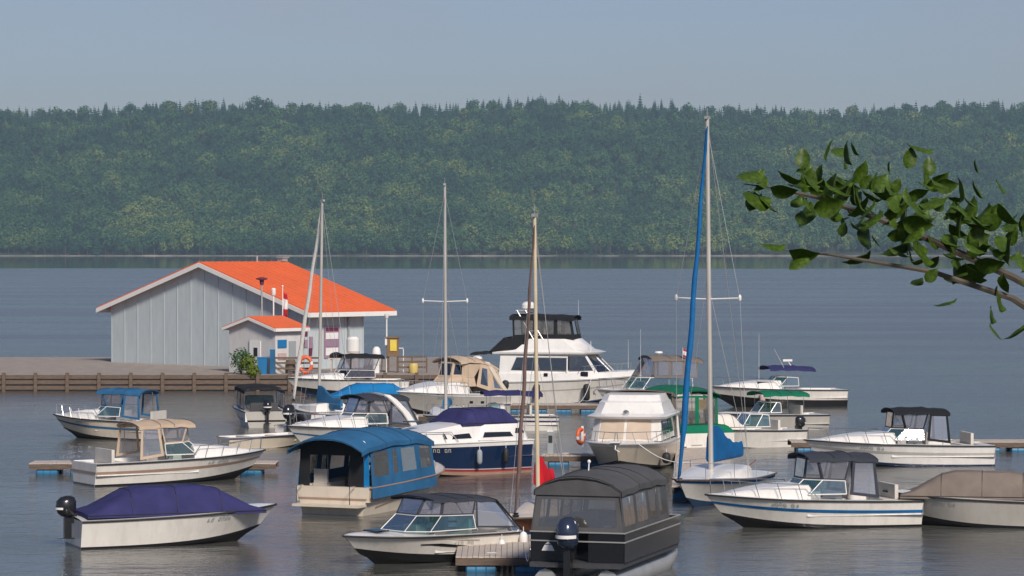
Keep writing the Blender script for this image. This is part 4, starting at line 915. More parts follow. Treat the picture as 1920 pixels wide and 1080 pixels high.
# beige canvas cruiser
t = thing('beige_canvas_cruiser', 'white cruiser with grey hull under a rounded beige camper canvas by the quay', 'motorboat', (0, 0, 0), 222)
h = Hull(6.9, 3.0, 1.15, 1.45, 1.2); place(t, 838, 780)
hull_parts(t, h, M['grey_gel'], M['bottom'], ((.86, 1.0, M['gelw'], 'white_topside'),), M['gelw'], M['gelw'], tc=.5, sole=.6)
trunk_cabin(t, h, .42, .95, .26, .62, M['gelw'])
ws = ws_ring(.75, 1.2, 1.62, -1.0, .6); wt = ws_top(ws, .5, .5); screen(t, ws, wt, M['c_beige'], M['c_beige'], ('windshield', 'windshield_cover'), r=.03)
tp = [(-1.5, 1.12, 2.78), (-.3, 1.05, 2.84), (-.05, .5, 2.9), (-.05, -.5, 2.9), (-.3, -1.05, 2.84), (-1.5, -1.12, 2.78)]
for i in (0, 1, 3, 4): curtain(t, wt[i:i + 2], tp[i:i + 2], M['c_beige'], M['smoke'], .12, solid=(0,) if i in (0, 4) else ())
curtain(t, wt[2:4], tp[2:4], M['c_beige'], M['smoke'], .08, name='front_curtain')
for sd in (1, -1):
    curtain(t, [(-3.0, sd * 1.36, 1.2), (-2.0, sd * 1.36, 1.3), (-1.0, sd * 1.25, 1.6)], [(-2.6, sd * 1.15, 2.45), (-2.0, sd * 1.15, 2.68), (-1.4, sd * 1.13, 2.78)], M['c_beige'], M['smoke'], .2)
curtain(t, [(-3.0, -1.36, 1.2), (-3.0, 1.36, 1.2)], [(-2.6, -1.15, 2.45), (-2.6, 1.15, 2.45)], M['c_beige'], M['smoke'], .3, name='stern_panel')
canopy(t, -2.7, .05, 1.17, 2.5, 2.88, M['c_beige'], .26, .06, bowed=.22)
mb = MB(); prof = [(x_ + .8, y_, z_) for x_, y_, z_ in ((-3.9, 1.44, 1.15), (-3.3, 1.36, 1.9), (-2.9, 1.26, 2.5), (-2.8, 1.0, 2.86), (-2.8, 0, 2.98), (-2.8, -1.0, 2.86), (-2.9, -1.26, 2.5), (-3.3, -1.36, 1.9), (-3.9, -1.44, 1.15))]
mb.grid([[(x - .15, y, z), (x + .15, y, z + .03), (x + .15, y * .95, z - .04), (x - .15, y * .95, z - .06)] for x, y, z in prof], True); mb.build('radar_arch', M['cream'], t)
MB().lathe((-1.9, .3, 2.98), [(.22, 0), (.27, .05), (.25, .16), (.1, .22)], 12).build('radar_dome', M['gelw'], t)
bow_rail(t, h, .42, .6, 7); marks(t, h, .62, .72, 1, M['soffit'], 7, .014, .12)
for tt in (.30, .42): patch(t, h, [(tt, .58), (tt + .035, .58)], [(tt, .68), (tt + .035, .68)], 1, M['darkglass'], 'porthole')
patch(t, h, [(.70, .90), (.76, .90)], [(.70, .97), (.76, .97)], 1, M['steel'], 'anchor_roller')

# flybridge yacht
t = thing('flybridge_yacht', 'large white flybridge yacht with black canvas bridge enclosure and radar dome', 'yacht', (0, 0, 0), -10)
h = Hull(9.3, 3.6, 1.35, 1.75, 1.2, p=2.3, chine=.9); place(t, 1052, 760)
hull_parts(t, h, M['gel'], M['bottom'], ((0, .06, M['bluebot'], 'boot_stripe'), (.60, .64, M['grey_gel'], 'moulded_line')), M['grey_gel'], M['gelw'], tc=.2, sole=.7)
# raised deck and deckhouse
mb = MB(); rows = []
for i in range(13):
    f = i / 12; tt = .12 + .86 * f; a = h.sheer(tt); hh = .52 * (1 - .45 * f); ww_ = max(.02, a.y - .05)
    rows.append([(a.x, ww_, a.z + .02), (a.x, ww_ * .96, a.z + hh), (a.x, ww_ * .5, a.z + hh + .05), (a.x, -ww_ * .5, a.z + hh + .05), (a.x, -ww_ * .96, a.z + hh), (a.x, -ww_, a.z + .02)])
mb.grid(rows); mb.face(rows[0]); mb.build('raised_deck', M['gelw'], t)
zb, zt = 1.92, 2.98
mb = MB(); mb.grid([[(-3.3, y, zb - .4), (-2.6, y, zt)] for y in (1.5, 1.42)], mi=0)
for sd in (1, -1):
    mb.plate([(-3.35, sd * 1.55, zb - .45), (-2.75, sd * 1.55, zb - .1), (-2.25, sd * 1.45, zt), (-3.25, sd * 1.45, zt)], .06)
    mb.plate([(2.15, sd * 1.32, zb - .02), (2.35, sd * 1.30, zb - .02), (1.65, sd * 1.30, zt), (1.5, sd * 1.32, zt)], .05)
    mb.plate([(-.05 + .6, sd * 1.49, zb), (.62, sd * 1.49, zb), (.62, sd * 1.42, zt), (.55, sd * 1.42, zt)], .05)
for sd in (1, -1):
    mb.plate([(-2.75, sd * 1.5, zb - .05), (2.25, sd * 1.31, zb - .05), (2.2, sd * 1.30, zb + .12), (-2.7, sd * 1.49, zb + .12)], .04)
    mb.plate([(-2.4, sd * 1.43, zt - .12), (1.65, sd * 1.285, zt - .12), (1.6, sd * 1.28, zt), (-2.3, sd * 1.42, zt)], .04)
mb.build('deckhouse', M['gelw'], t, None)
for sd in (1, -1):
    mb = MB(); mb.face([(-2.7, sd * 1.5, zb + .12), (.6, sd * 1.475, zb + .12), (.6, sd * 1.41, zt - .12), (-2.4, sd * 1.43, zt - .12)]); mb.build('saloon_window', M['smoke'], t, None)
    mb = MB(); mb.face([(.70, sd * 1.47, zb + .12), (2.1, sd * 1.31, zb + .12), (1.65, sd * 1.285, zt - .12), (.70, sd * 1.41, zt - .12)]); mb.build('helm_window', M['smoke'], t, None)
    MB().tube([(-2.35, sd * 1.44, zt - .16), (.6, sd * 1.46, zt - .18)], .05, 6).build('window_rail', M['white'], t)
ws = [(2.25, 1.30, zb - .1), (3.1, .55, zb - .08), (3.1, -.55, zb - .08), (2.25, -1.30, zb - .1)]; wt = [(1.62, 1.27, zt), (1.95, .55, zt), (1.95, -.55, zt), (1.62, -1.27, zt)]; screen(t, ws, wt, M['smoke'], M['gelw'], r=.04)
MB().box((-1.0, 0, 1.75), (3.6, 2.4, .3)).build('saloon_furniture', M['darkseat'], t); MB().box((1.05, -.7, 2.1), (.5, .45, .5)).build('seat_cushion', M['orange'], t)
# flybridge coaming with brow
rows = []
for x0_, x1_, w_, z in ((-3.7, 2.45, 1.62, zt), (-3.7, 2.55, 1.66, zt + .10), (-2.5, 2.1, 1.60, zt + .22), (-2.35, 1.9, 1.56, zt + .26), (-1.6, 1.15, 1.40, zt + .86), (-1.6, 1.05, 1.34, zt + .86)):
    rows.append([(x0_, w_, z), (x1_ - .9, w_, z), (x1_ - .25, w_ * .72, z), (x1_, w_ * .3, z), (x1_, -w_ * .3, z), (x1_ - .25, -w_ * .72, z), (x1_ - .9, -w_, z), (x0_, -w_, z)])
mb = MB(); mb.grid(rows, True); mb.face(rows[0]); mb.build('flybridge', M['gelw'], t, 30)
MB().box((-.3, 0, zt + .5), (2.4, 2.5, .06)).build('bridge_deck', M['gel'], t)
MB().plate([(-2.5, 1.58, zt + .235), (1.6, 1.6, zt + .235), (1.55, 1.585, zt + .30), (-2.4, 1.565, zt + .30)], .01).build('bridge_stripe', M['grey_gel'], t, None)
zc, zr_ = zt + .86, zt + 2.05
rb = [(-2.55, 1.38, zc - .05), (-1.3, 1.38, zc), (-.1, 1.38, zc), (.95, 1.2, zc), (1.1, .5, zc), (1.1, -.5, zc), (.95, -1.2, zc), (-.1, -1.38, zc), (-1.3, -1.38, zc), (-2.55, -1.38, zc - .05)]
rt_ = [(-2.6, 1.34, zr_), (-1.3, 1.34, zr_), (-.1, 1.34, zr_), (.75, 1.2, zr_ - .05), (.85, .5, zr_ - .03), (.85, -.5, zr_ - .03), (.75, -1.2, zr_ - .05), (-.1, -1.34, zr_), (-1.3, -1.34, zr_), (-2.6, -1.34, zr_)]
curtain(t, rb, rt_, M['c_black'], M['vinyldark'], .11, name='bridge_curtain', bb=.26)
canopy(t, -2.75, .95, 1.42, zr_ + .05, zr_ + .0, M['c_black'], .13, .16, 'bridge_top', bowed=.03)
seat(t, (-.6, .5, zt + .85), (.5, .5, .5), M['vinylseat']); seat(t, (-.6, -.6, zt + .85), (.5, .5, .5), M['vinylseat'])
# black mesh aft curtain and cockpit awning
for sd in (1, -1): MB().plate([(-3.9, sd * 1.5, zt + .14), (-1.75, sd * 1.5, zt + .30), (-2.0, sd * 1.44, zc + .06), (-3.0, sd * 1.44, zc + .06)], .02).build('aft_side_curtain', M['c_black'], t, None)
MB().plate([(-3.9, 1.5, zt + .14), (-3.9, -1.5, zt + .14), (-3.05, -1.44, zc + .06), (-3.05, 1.44, zc + .06)], .02).build('aft_curtain', M['c_black'], t, None)
canopy(t, -5.0, -3.6, 1.5, zt - .02, zt + .08, M['c_black'], .06, .05, 'cockpit_awning', bowed=.0)
for sd in (1, -1): pole_part(t, -4.8, sd * 1.45, 1.3, zt, 'awning_post', .02, M['steel'])
# radar mast: leaning ladder frame with a dome
mb = MB()
for sd in (1, -1):
    for dx in (0, .55): mb.tube([(-1.35 + dx, sd * 1.42, zc - .05), (-2.35 + dx * .9, sd * 1.2, zr_ + .42)], .035, 6)
    for f in (.15, .3, .45, .6, .75, .9): mb.tube([(-1.35 - 1.0 * f, sd * lerp(1.42, 1.2, f), lerp(zc - .05, zr_ + .42, f)), (-.8 - 1.05 * f, sd * lerp(1.42, 1.2, f), lerp(zc - .05, zr_ + .42, f))], .025, 5)
mb.box((-2.1, 0, zr_ + .42), (.7, 2.4, .06)); mb.build('radar_mast', M['alu'], t)
MB().lathe((-1.85, -.3, zr_ + .45), [(.30, 0), (.40, .08), (.40, .28), (.28, .42), (.08, .47)], 16).build('radar_dome', M['gelw'], t)
pole_part(t, .8, 1.3, zr_, zr_ + 1.0); pole_part(t, 1.9, -1.2, zt, zt + .75, 'horn_post', .03); pole_part(t, 4.0, -.9, 2.2, 3.8)
bow_rail(t, h, .62, .75, 6)
mb = MB(); mb.box((1.6, -1.66, 1.88), (.42, .05, .24)); mb.build('porthole', M['darkglass'], t, None); MB().box((-.6, -1.72, 1.82), (.22, .03, .18)).build('porthole', M['darkglass'], t, None)
for x_, lb in ((1.75, 'black fender nearest the bow on the flybridge yacht'), (-1.1, 'brownish black fender in the middle of the flybridge yacht side'), (-2.9, 'short black fender near the stern of the flybridge yacht')):
    f_ = fender(*on_boat(t, (x_, -h.b((x_ + 5.1) / 10.2) - .1, 1.32 if x_ > -2 else 1.5)), lb, M['rubber'], .95 if x_ > -2 else .5, .19)
mb = MB(); mb.box((-4.4, 0, 1.0), (.5, 2.6, .5)); mb.build('cockpit_seat', M['darkseat'], t)

# white boat with taupe bimini and teal screen
t = thing('bowrider', 'white boat with taupe bimini, clear curtains and long teal windscreen beside the yacht bow', 'motorboat', (0, 0, 0), 197)
h = Hull(6.4, 2.6, .95, 1.2, 1.0); place(t, 1222, 773); t.scale = (1, 1, 1.12)
hull_parts(t, h, M['gel'], M['bottom'], ((0, .28, M['grey_gel'], 'boot_stripe'), (.55, .62, M['grey_gel'], 'stripe')), M['taupe'] if 'taupe' in M else M['grey_gel'], M['gelw'], tc=.6, sole=.5)
ws = ws_ring(1.6, 1.1, 1.18, -2.0, .7); wt = ws_top(ws, .5, .55); screen(t, ws, wt, M['tealglass'], M['gelw'])
tp = [(-2.3, 1.05, 2.5), (.2, 1.0, 2.62), (.35, .5, 2.7), (.35, -.5, 2.7), (.2, -1.0, 2.62), (-2.3, -1.05, 2.5)]
xs = [-2.3, -1.5, -.7, .2]
for sd in (1, -1): curtain(t, [(x - .0, sd * 1.0, 1.70) for x in xs], [(x, sd * 1.02, 2.52 + .03 * i) for i, x in enumerate(xs)], M['c_taupe'], M['vinyl'], .06)
curtain(t, wt[1:5], tp[1:5], M['c_taupe'], M['vinyl'], .06)
canopy(t, -2.6, .4, 1.06, 2.5, 2.64, M['c_taupe'], .14, .09, bowed=.06)
helm(t, -.1, -.5, .5, M['gelw']); seat(t, (-.9, .5, .9), (.5, .5, .4), M['vinylseat']); seat(t, (-.9, -.5, .9), (.5, .5, .4), M['vinylseat']); bow_rail(t, h, .6, .5, 4)
mb = MB(); mb.box((2.9, 0, 1.28), (.5, .3, .06)); mb.tube([(3.1, 0, 1.25), (3.35, 0, 1.05), (3.3, .15, .9)], .03, 6); mb.tube([(3.35, 0, 1.05), (3.3, -.15, .9)], .03, 6); mb.build('anchor', M['steel'], t)
marks(t, h, .80, .7, 1, M['soffit'], 7, .010, .1); pole_part(t, 1.0, 1.0, 1.6, 4.1); MB().lathe((-.4, 0, 2.86), [(.2, 0), (.24, .04), (.2, .12)], 12).build('roof_light', M['gelw'], t)
p = on_boat(t, (-1.4, 1.1, 2.88)); fl = MB(); rows = [[(.02 + .2 * u, .05 * math.sin(u * 7 + f * 2), .62 - .42 * f - .08 * u) for u in (0, .25, .5, .75, 1)] for f in (0, .25, .5, .75, 1)]
for i in range(4): fl.grid([rows[i], rows[i + 1]], mi=1 if i in (1, 2) else 0)
fl.tube([(0, 0, 0), (0, 0, .7)], .012, 5, mi=1); o = fl.build('boat_flag', [M['flagred'], M['flagwhite']], None, 60, p); tag(o, 'small red and white flag on the taupe bimini', 'flag')

# small white flybridge boat
t = thing('sedan_flybridge', 'old white flybridge sedan boat with tan windscreen covers, bow to the camera', 'motorboat', (0, 0, 0), 259)
h = Hull(8.0, 3.15, 1.0, 1.15, 1.1, p=2.6, chine=.88); place(t, 1176, 880, (1.2, 0, 0)); t.scale = (1.06, 1.06, 1.06)
hull_parts(t, h, M['cream'], M['bottom'], ((.84, 1.0, M['gelw'], 'white_topside'), (0, .07, M['black_gel'], 'boot_stripe')), M['grey_gel'], M['gelw'], tc=.30, sole=.5)
zb, zt = 1.12, 1.98
rows = []
for x0_, x1_, w_, z in ((-2.2, 1.7, 1.36, zb), (-2.2, 1.25, 1.27, zt)):
    rows.append([(x0_, w_, z), (x1_ - .3, w_, z), (x1_, w_ * .78, z), (x1_ + .12, 0, z), (x1_, -w_ * .78, z), (x1_ - .3, -w_, z), (x0_, -w_, z)])
mb = MB(); mb.grid(rows, True); mb.face(rows[1]); mb.build('deckhouse', M['gel'], t, 25)
def dh(u, y, v):
    return Vector((lerp(1.7 + .12 * (1 - abs(u)), 1.25 + .12 * (1 - abs(u)), v) + .02, u * lerp(1.36, 1.27, v) * .78, lerp(zb, zt, v)))
for u0, u1 in ((-.96, -.05), (.05, .96)):
    MB().grid([[dh(lerp(u0, u1, a), 0, v) + Vector((.012 * math.sin(a * 9), 0, 0)) for a in (0, .25, .5, .75, 1)] for v in (.10, .5, .90)]).build('windscreen_cover', M['c_tan'], t)
for sd in (1, -1):
    for xa_, xb_ in ((-1.9, -.55), (-.4, .95)):
        MB().plate([(xa_, sd * 1.355, zb + .22), (xb_, sd * 1.355, zb + .22), (xb_ - .1, sd * 1.302, zt - .12), (xa_, sd * 1.302, zt - .12)], .02).build('side_window', M['darkglass'], t, None)
rows = []
for x0_, x1_, w_, z in ((-2.6, 1.62, 1.5, zt - .02), (-2.6, 1.72, 1.54, zt + .06), (-2.5, 1.5, 1.46, zt + .12), (-2.3, 1.2, 1.36, zt + .16), (-2.1, .85, 1.22, zt + .50), (-2.1, .82, 1.22, zt + .56), (-2.0, .6, 1.16, zt + .62), (-2.0, .45, 1.08, zt + .84)):
    rows.append([(x0_, w_, z), (x1_ - .5, w_, z), (x1_ - .08, w_ * .75, z), (x1_, 0, z), (x1_ - .08, -w_ * .75, z), (x1_ - .5, -w_, z), (x0_, -w_, z)])
mb = MB(); mb.grid(rows, True); mb.face(rows[0]); mb.face(rows[-1]); mb.build('flybridge', M['gelw'], t, 30)
for sd in (1, -1): MB().tube([(-2.5, sd * 1.4, zt), (-2.75, sd * 1.45, zb - .1)], .05, 6).build('aft_post', M['gelw'], t)
curtain(t, [(-3.7, 1.35, 1.0), (-2.3, 1.35, 1.1)], [(-3.2, 1.25, 2.55), (-2.2, 1.25, 2.75)], M['c_taupe'], M['smoke'], .2, solid=(0,), name='aft_curtain')
canopy(t, -3.5, -1.7, 1.3, 2.58, 2.82, M['c_taupe'], .1, .1, 'aft_canopy')
bow_rail(t, h, .45, .42, 7); mb = MB(); mb.box((3.75, 0, 1.22), (.7, .36, .06)); mb.tube([(3.9, 0, 1.2), (4.05, 0, .95), (3.98, .14, .85)], .03, 5); mb.build('anchor_pulpit', M['gelw'], t)
mb = MB(); mb.box((1.5, 1.1, zb + .08), (.3, .25, .1)); mb.build('deck_vent', M['gelw'], t); MB().lathe((1.45, 0, zt + .12), [(.09, 0), (.12, .05), (.12, .14), (.05, .19)], 10).build('search_light', M['steel'], t)
fender(*on_boat(t, (1.3, 1.62, .72)), 'black fender at the waterline of the white flybridge sedan', M['rubber'], .45, .17)

# green canvas boat
t = thing('green_canvas_boat', 'white boat with green bimini and green cockpit cover, stern to the dock', 'motorboat', (0, 0, 0), 112)
h = Hull(6.8, 2.55, 1.05, 1.3, .9); place(t, 1330, 858, (-3.4, 0, 0))
hull_parts(t, h, M['gel'], M['bottom'], ((.0, .08, M['black_gel'], 'boot_stripe'),), M['grey_gel'], M['gelw'], tc=.58, sole=.5)
trunk_cabin(t, h, .56, .95, .3, .4, M['gelw'])
ws = ws_ring(.9, 1.05, 1.3, -.4, .5); wt = ws_top(ws, .4, .5); screen(t, ws, wt, M['greenglass'], M['gelw'])
canopy(t, -2.2, .9, 1.12, 2.62, 2.74, M['c_green'], .2, .16, bowed=.07); hoops(t, (-1.9, -.6, .6), 1.08, 1.1, 2.68, M['c_green'])
hump(t, (-3.4, -2.1, 1.2), (-3.1, -2.4, 1.05), 1.08, 1.38, M['c_green'])
curtain(t, [(-1.95, -1.1, 1.3), (-1.95, -.1, 1.3), (-1.95, .5, 1.3), (-1.95, 1.1, 1.3)], [(-1.95, -1.05, 2.55), (-1.95, -.1, 2.6), (-1.95, .5, 2.6), (-1.95, 1.05, 2.55)], M['c_green'], M['vinyldark'], .09, name='stern_panel')
for sd in (1, -1): curtain(t, [(-1.95, sd * 1.12, 1.25), (-.6, sd * 1.12, 1.3)], [(-1.95, sd * 1.07, 2.5), (-.6, sd * 1.07, 2.55)], M['c_green'], M['vinyldark'], .09)
marks_m = M['soffit']; mb = MB()
for k in range(6): mb.box((-3.415, -.7 + k * .12, .62 + .02 * (k % 2)), (.01, .07, .12))
mb.build('registration_number', marks_m, t, None, kind='stuff'); mb = MB(); mb.box((-3.42, .6, .55), (.01, .5, .03)); mb.build('transom_line', marks_m, t, None)
MB().plate([(-1.93, -.55, 2.0), (-1.93, -.15, 2.0), (-1.93, -.15, 2.42), (-1.93, -.55, 2.42)], .02).build('yellow_panel', M['yellow'], t, None)
helm(t, -.2, -.5, .5, M['gelw']); seat(t, (-1.0, 0, .9), (.5, 1.5, .4), M['vinylseat'])

# boats at the right edge
t = thing('right_cruiser', 'white cruiser with dark navy bimini at the far right', 'motorboat', (0, 0, 0), 193)
h = Hull(7.8, 2.6, .95, 1.2, 1.0); place(t, 1455, 762)
hull_parts(t, h, M['gel'], M['bottom'], ((0, .42, M['black_gel'], 'dark_lower_hull'),), M['rubber'], M['gelw'], tc=.52, sole=.5); trunk_cabin(t, h, .5, .95, .25, .45, M['gelw'])
ws = ws_ring(.7, 1.1, 1.2, -1.0, .6); screen(t, ws, ws_top(ws, .5, .5), M['tealglass'], M['gelw']); canopy(t, -2.0, .7, 1.08, 2.1, 2.18, M['c_navy'], .14, .1); hoops(t, (-1.7, -.3), 1.05, 1.0, 2.2); bow_rail(t, h, .5, .5, 5)
a = h.sheer(.62); MB().box((.9, .93, 1.4), (1.0, .03, .12)).build('cabin_window', M['darkglass'], t, None)
mb = MB(); mb.box((-.6, .2, 2.62), (.55, .16, .12)); mb.tube([(-.9, .2, 2.2), (-.62, .2, 2.6)], .03, 6); mb.build('radar_scanner', M['gelw'], t); pole_part(t, -.2, .9, 2.2, 3.3, lean=.6); pole_part(t, 1.3, .9, 1.3, 4.2); fender(*on_boat(t, (1.2, 1.25, .85)), 'pink white fender on the cruiser at the far right', M['pink_gel'], .7, .16); helm(t, -.2, 0, .5, M['gelw'])
t = thing('covered_runabout', 'small runabout under a pale cover with teal windscreen right of the tall mast', 'motorboat', (0, 0, 0), 205)
h = Hull(5.6, 2.2, .75, .95, .8); place(t, 1392, 838)
hull_parts(t, h, M['gel'], M['bottom'], (), M['rubber'], M['gelw'], tc=.55); ws = ws_ring(.3, .95, .95, -.9, .5); screen(t, ws, ws_top(ws, .4, .55), M['tealglass'], M['gelw']); hump(t, (.35, 2.3, .8), (.8, 1.5, .55), .95, 1.5, M['c_white'], 'bow_cover'); seat(t, (-1.3, 0, .6), (.5, 1.4, .3), M['vinylseat']); outboard(t, -2.95, 0, .85, M['eng_black'], .9)
t = thing('dark_canopy_boat', 'small boat with teal green canopy at the right rim behind the pale cover', 'motorboat', (0, 0, 0), 200)
h = Hull(5.8, 2.2, .75, .9, .8); place(t, 1440, 806)
hull_parts(t, h, M['grey_gel'], M['bottom'], (), M['rubber'], M['gelw'], tc=.55); ws = ws_ring(.8, .95, .9, -.3, .5); screen(t, ws, ws_top(ws, .4, .5), M['greenglass'], M['gelw']); canopy(t, -1.8, .7, .98, 1.75, 1.8, M['c_green'], .12, .1); hoops(t, (-1.5, .3), .95, .8, 1.8); seat(t, (-1.3, 0, .6), (.5, 1.4, .3), M['vinylseat'])

# boats along the quay on the left
t = thing('dark_bimini_boat', 'white boat with dark soft top moored under the boathouse', 'motorboat', (0, 0, 0), 196)
h = Hull(7.4, 2.5, .95, 1.15, 1.0); place(t, 648, 742)
hull_parts(t, h, M['gel'], M['bluebot'], ((0, .3, M['black_gel'], 'dark_lower_hull'),), M['rubber'], M['gelw'], tc=.56, sole=.5); trunk_cabin(t, h, .54, .95, .25, .35, M['gelw'])
ws = ws_ring(.9, 1.08, 1.15, -1.6, .6); wt = ws_top(ws, .4, .45); screen(t, ws, wt, M['smoke'], M['gelw'])
tp = [(-1.9, 1.02, 2.35), (-.1, 1.0, 2.4), (.1, .5, 2.46), (.1, -.5, 2.46), (-.1, -1.0, 2.4), (-1.9, -1.02, 2.35)]; curtain(t, wt, tp, M['c_slate'], M['vinyl'], .05)
canopy(t, -2.2, .2, 1.05, 2.36, 2.42, M['c_black'], .12, .1); hoops(t, (-1.9, -.6), 1.0, 1.0, 2.4); bow_rail(t, h, .55, .45, 5); patch(t, h, [(.42, .72), (.46, .72)], [(.42, .84), (.46, .84)], 1, M['brownbox'], 'porthole'); helm(t, -.2, -.5, .5, M['gelw']); seat(t, (-1.2, 0, .8), (.5, 1.5, .3), M['vinylseat'])
t = thing('blue_covered_boat', 'small boat under a bright blue mooring cover behind the express cruiser', 'motorboat', (0, 0, 0), 190)
h = Hull(5.4, 2.2, .6, .75, .8); place(t, 690, 768)
hull_parts(t, h, M['gel'], M['bottom'], ((.4, .55, M['c_brightblue'], 'stripe'),), M['rubber'], M['gelw'], deck_all=True); hump(t, (-2.6, 2.2, .98), (-1.2, .6, .7), .78, 1.45, M['c_brightblue'], 'mooring_cover')
pole_part(t, -1.0, .5, 1.2, 1.75, 'cover_pole', .02)
t = thing('left_cuddy', 'small boat under a black top at the left rim of the harbour', 'motorboat', (0, 0, 0), 104)
h = Hull(5.8, 2.3, .8, 1.0, .8); place(t, 500, 802, (-2.9, 0, 0))
hull_parts(t, h, M['grey_gel'], M['bottom'], ((.4, .5, M['black_gel'], 'stripe'),), M['rubber'], M['gelw'], tc=.58); ws = ws_ring(1.1, .95, .95, .1, .5); wt = ws_top(ws, .4, .5); screen(t, ws, wt, M['tealglass'], M['steel'])
canopy(t, -2.3, .9, 1.02, 1.8, 1.9, M['c_black'], .14, .12); hoops(t, (-2.1, -1.2, -.2, .6), 1.0, .8, 1.88, M['steel'])
for sd in (1, -1): curtain(t, [(-2.2, sd * 1.05, .85), (-1.0, sd * 1.05, .88), (.2, sd * 1.02, .95)], [(-2.2, sd * 1.0, 1.72), (-1.0, sd * 1.0, 1.76), (.1, sd * 1.0, 1.8)], M['c_slate'], M['vinyl'], .07)
seat(t, (-1.9, 0, .6), (.5, 1.4, .3), M['darkseat']); outboard(t, -3.0, .0, .85, M['eng_black'], 1.0); helm(t, .2, .4, .3, M['gelw'])
t = thing('outboard_skiff', 'white skiff with a tall black outboard left of the express cruiser', 'motorboat', (0, 0, 0), 62)
h = Hull(4.8, 2.0, .6, .75, .7); place(t, 547, 822, (-2.4, 0, 0)); hull_parts(t, h, M['gel'], M['bottom'], (), M['rubber'], M['gelw'], tc=.7); outboard(t, -2.55, 0, .95, M['eng_black'], 1.25); seat(t, (-1.2, 0, .5), (.4, 1.5, .3), M['vinylseat'], back=False); MB().box((0, 0, .65), (.6, .6, .7), taper=.8).build('console', M['gelw'], t, 40)
t = thing('open_skiff', 'low cream skiff at the left rim in front of the black topped boat', 'motorboat', (0, 0, 0), 25)
h = Hull(4.4, 1.8, .5, .65, .7); place(t, 505, 838); hull_parts(t, h, M['cream'], M['bottom'], (), M['rubber'], M['gelw'], tc=.75); seat(t, (-1.2, 0, .42), (.35, 1.4, .2), M['wood'], back=False); seat(t, (.2, 0, .42), (.35, 1.4, .2), M['wood'], back=False)

# boats and docks beyond the ones above, left and right of them
def extra(name, label, px, py, heading, L, B, hm, band, cm, vm, top=(2.2, -2.0, .6), boot=None, cover=False, rail=True, motor=False):
    t = thing(name, label, 'motorboat', (0, 0, 0), heading); h = Hull(L, B, .85, 1.1, .95); place(t, px, py)
    hull_parts(t, h, hm, M['bottom'], (((0, .12, boot or M['black_gel'], 'boot_stripe'),) + (((.55, .66, band, 'stripe'),) if band else ())), M['rubber'], M['gelw'], tc=.56, sole=.4, deck_all=cover)
    if cover: hump(t, (-L * .47, L * .40, B * .43), (-L * .2, L * .12, B * .3), 1.0, 1.75, cm, 'mooring_cover')
    else:
        trunk_cabin(t, h, .54, .94, .27, .42, M['gelw'])
        z, x0, x1 = top; ws = ws_ring(.9, B * .42, 1.1, -.9, .55); wt = ws_top(ws, .5, .45); screen(t, ws, wt, vm, M['gelw'])
        tp = [(-1.1, B * .39, z), (.05, B * .38, z + .02), (.25, .5, z + .05), (.25, -.5, z + .05), (.05, -B * .38, z + .02), (-1.1, -B * .39, z)]
        curtain(t, wt, tp, cm, M['vinyl'], .06); canopy(t, x0, .35, B * .40, z - .02, z + .03, cm, .14, .09); hoops(t, (x0 + .3,), B * .39, .9, z, M['steel'])
        for sd in (1, -1): curtain(t, [(x0, sd * B * .44, .95), (-1.0, sd * B * .43, 1.08)], [(x0 + .1, sd * B * .39, z - .03), (-1.15, sd * B * .39, z - .02)], cm, M['vinyl'], .1)
        seat(t, (-.9, .5, .75), (.5, .5, .35), M['vinylseat']); seat(t, (-L * .36, 0, .7), (.5, B * .6, .35), M['vinylseat']); helm(t, -.3, -.5, .4, M['gelw'])
    if rail: bow_rail(t, h, .52, .48, 5)
    if motor: outboard(t, -L / 2 - .12, 0, .95, M['eng_black'], 1.1)
    marks(t, h, .62, .72, 1, M['soffit'], 7, .013, .12); marks(t, h, .62, .72, -1, M['soffit'], 7, .013, .12); return t
extra('cabin_cruiser', 'white cruiser with slate top and bow rail behind the pontoon boat, beside the tall sloop', 1516, 986, 194, 7.0, 2.6, M['gel'], M['c_royal'], M['c_slate'], M['tealglass'])
extra('covered_cuddy', 'white boat under a navy mooring cover in the lower left corner', 330, 1018, 22, 6.4, 2.4, M['gel'], None, M['c_navy'], M['smoke'], cover=True, rail=False, motor=True)
extra('tan_top_cruiser', 'white cruiser with beige top left of the blue camper boat', 330, 902, 30, 7.6, 2.7, M['gel'], M['tan_gel'], M['c_beige'], M['greenglass'])
extra('black_top_cruiser', 'white cruiser with black top and grey stripe at the right end dock', 1680, 872, 188, 7.8, 2.7, M['gelw'], M['grey_gel'], M['c_black'], M['tealglass'], boot=M['navy_gel'])
extra('grey_runabout', 'grey runabout with brown mooring cover in the lower right corner', 1830, 985, 170, 6.0, 2.3, M['grey_gel'], None, M['c_taupe'], M['smoke'], cover=True, rail=False, motor=True)
extra('blue_top_runabout', 'cream runabout with blue top left of the black topped boats', 210, 822, 160, 6.2, 2.4, M['cream'], M['c_blue'], M['c_blue'], M['tealglass'])
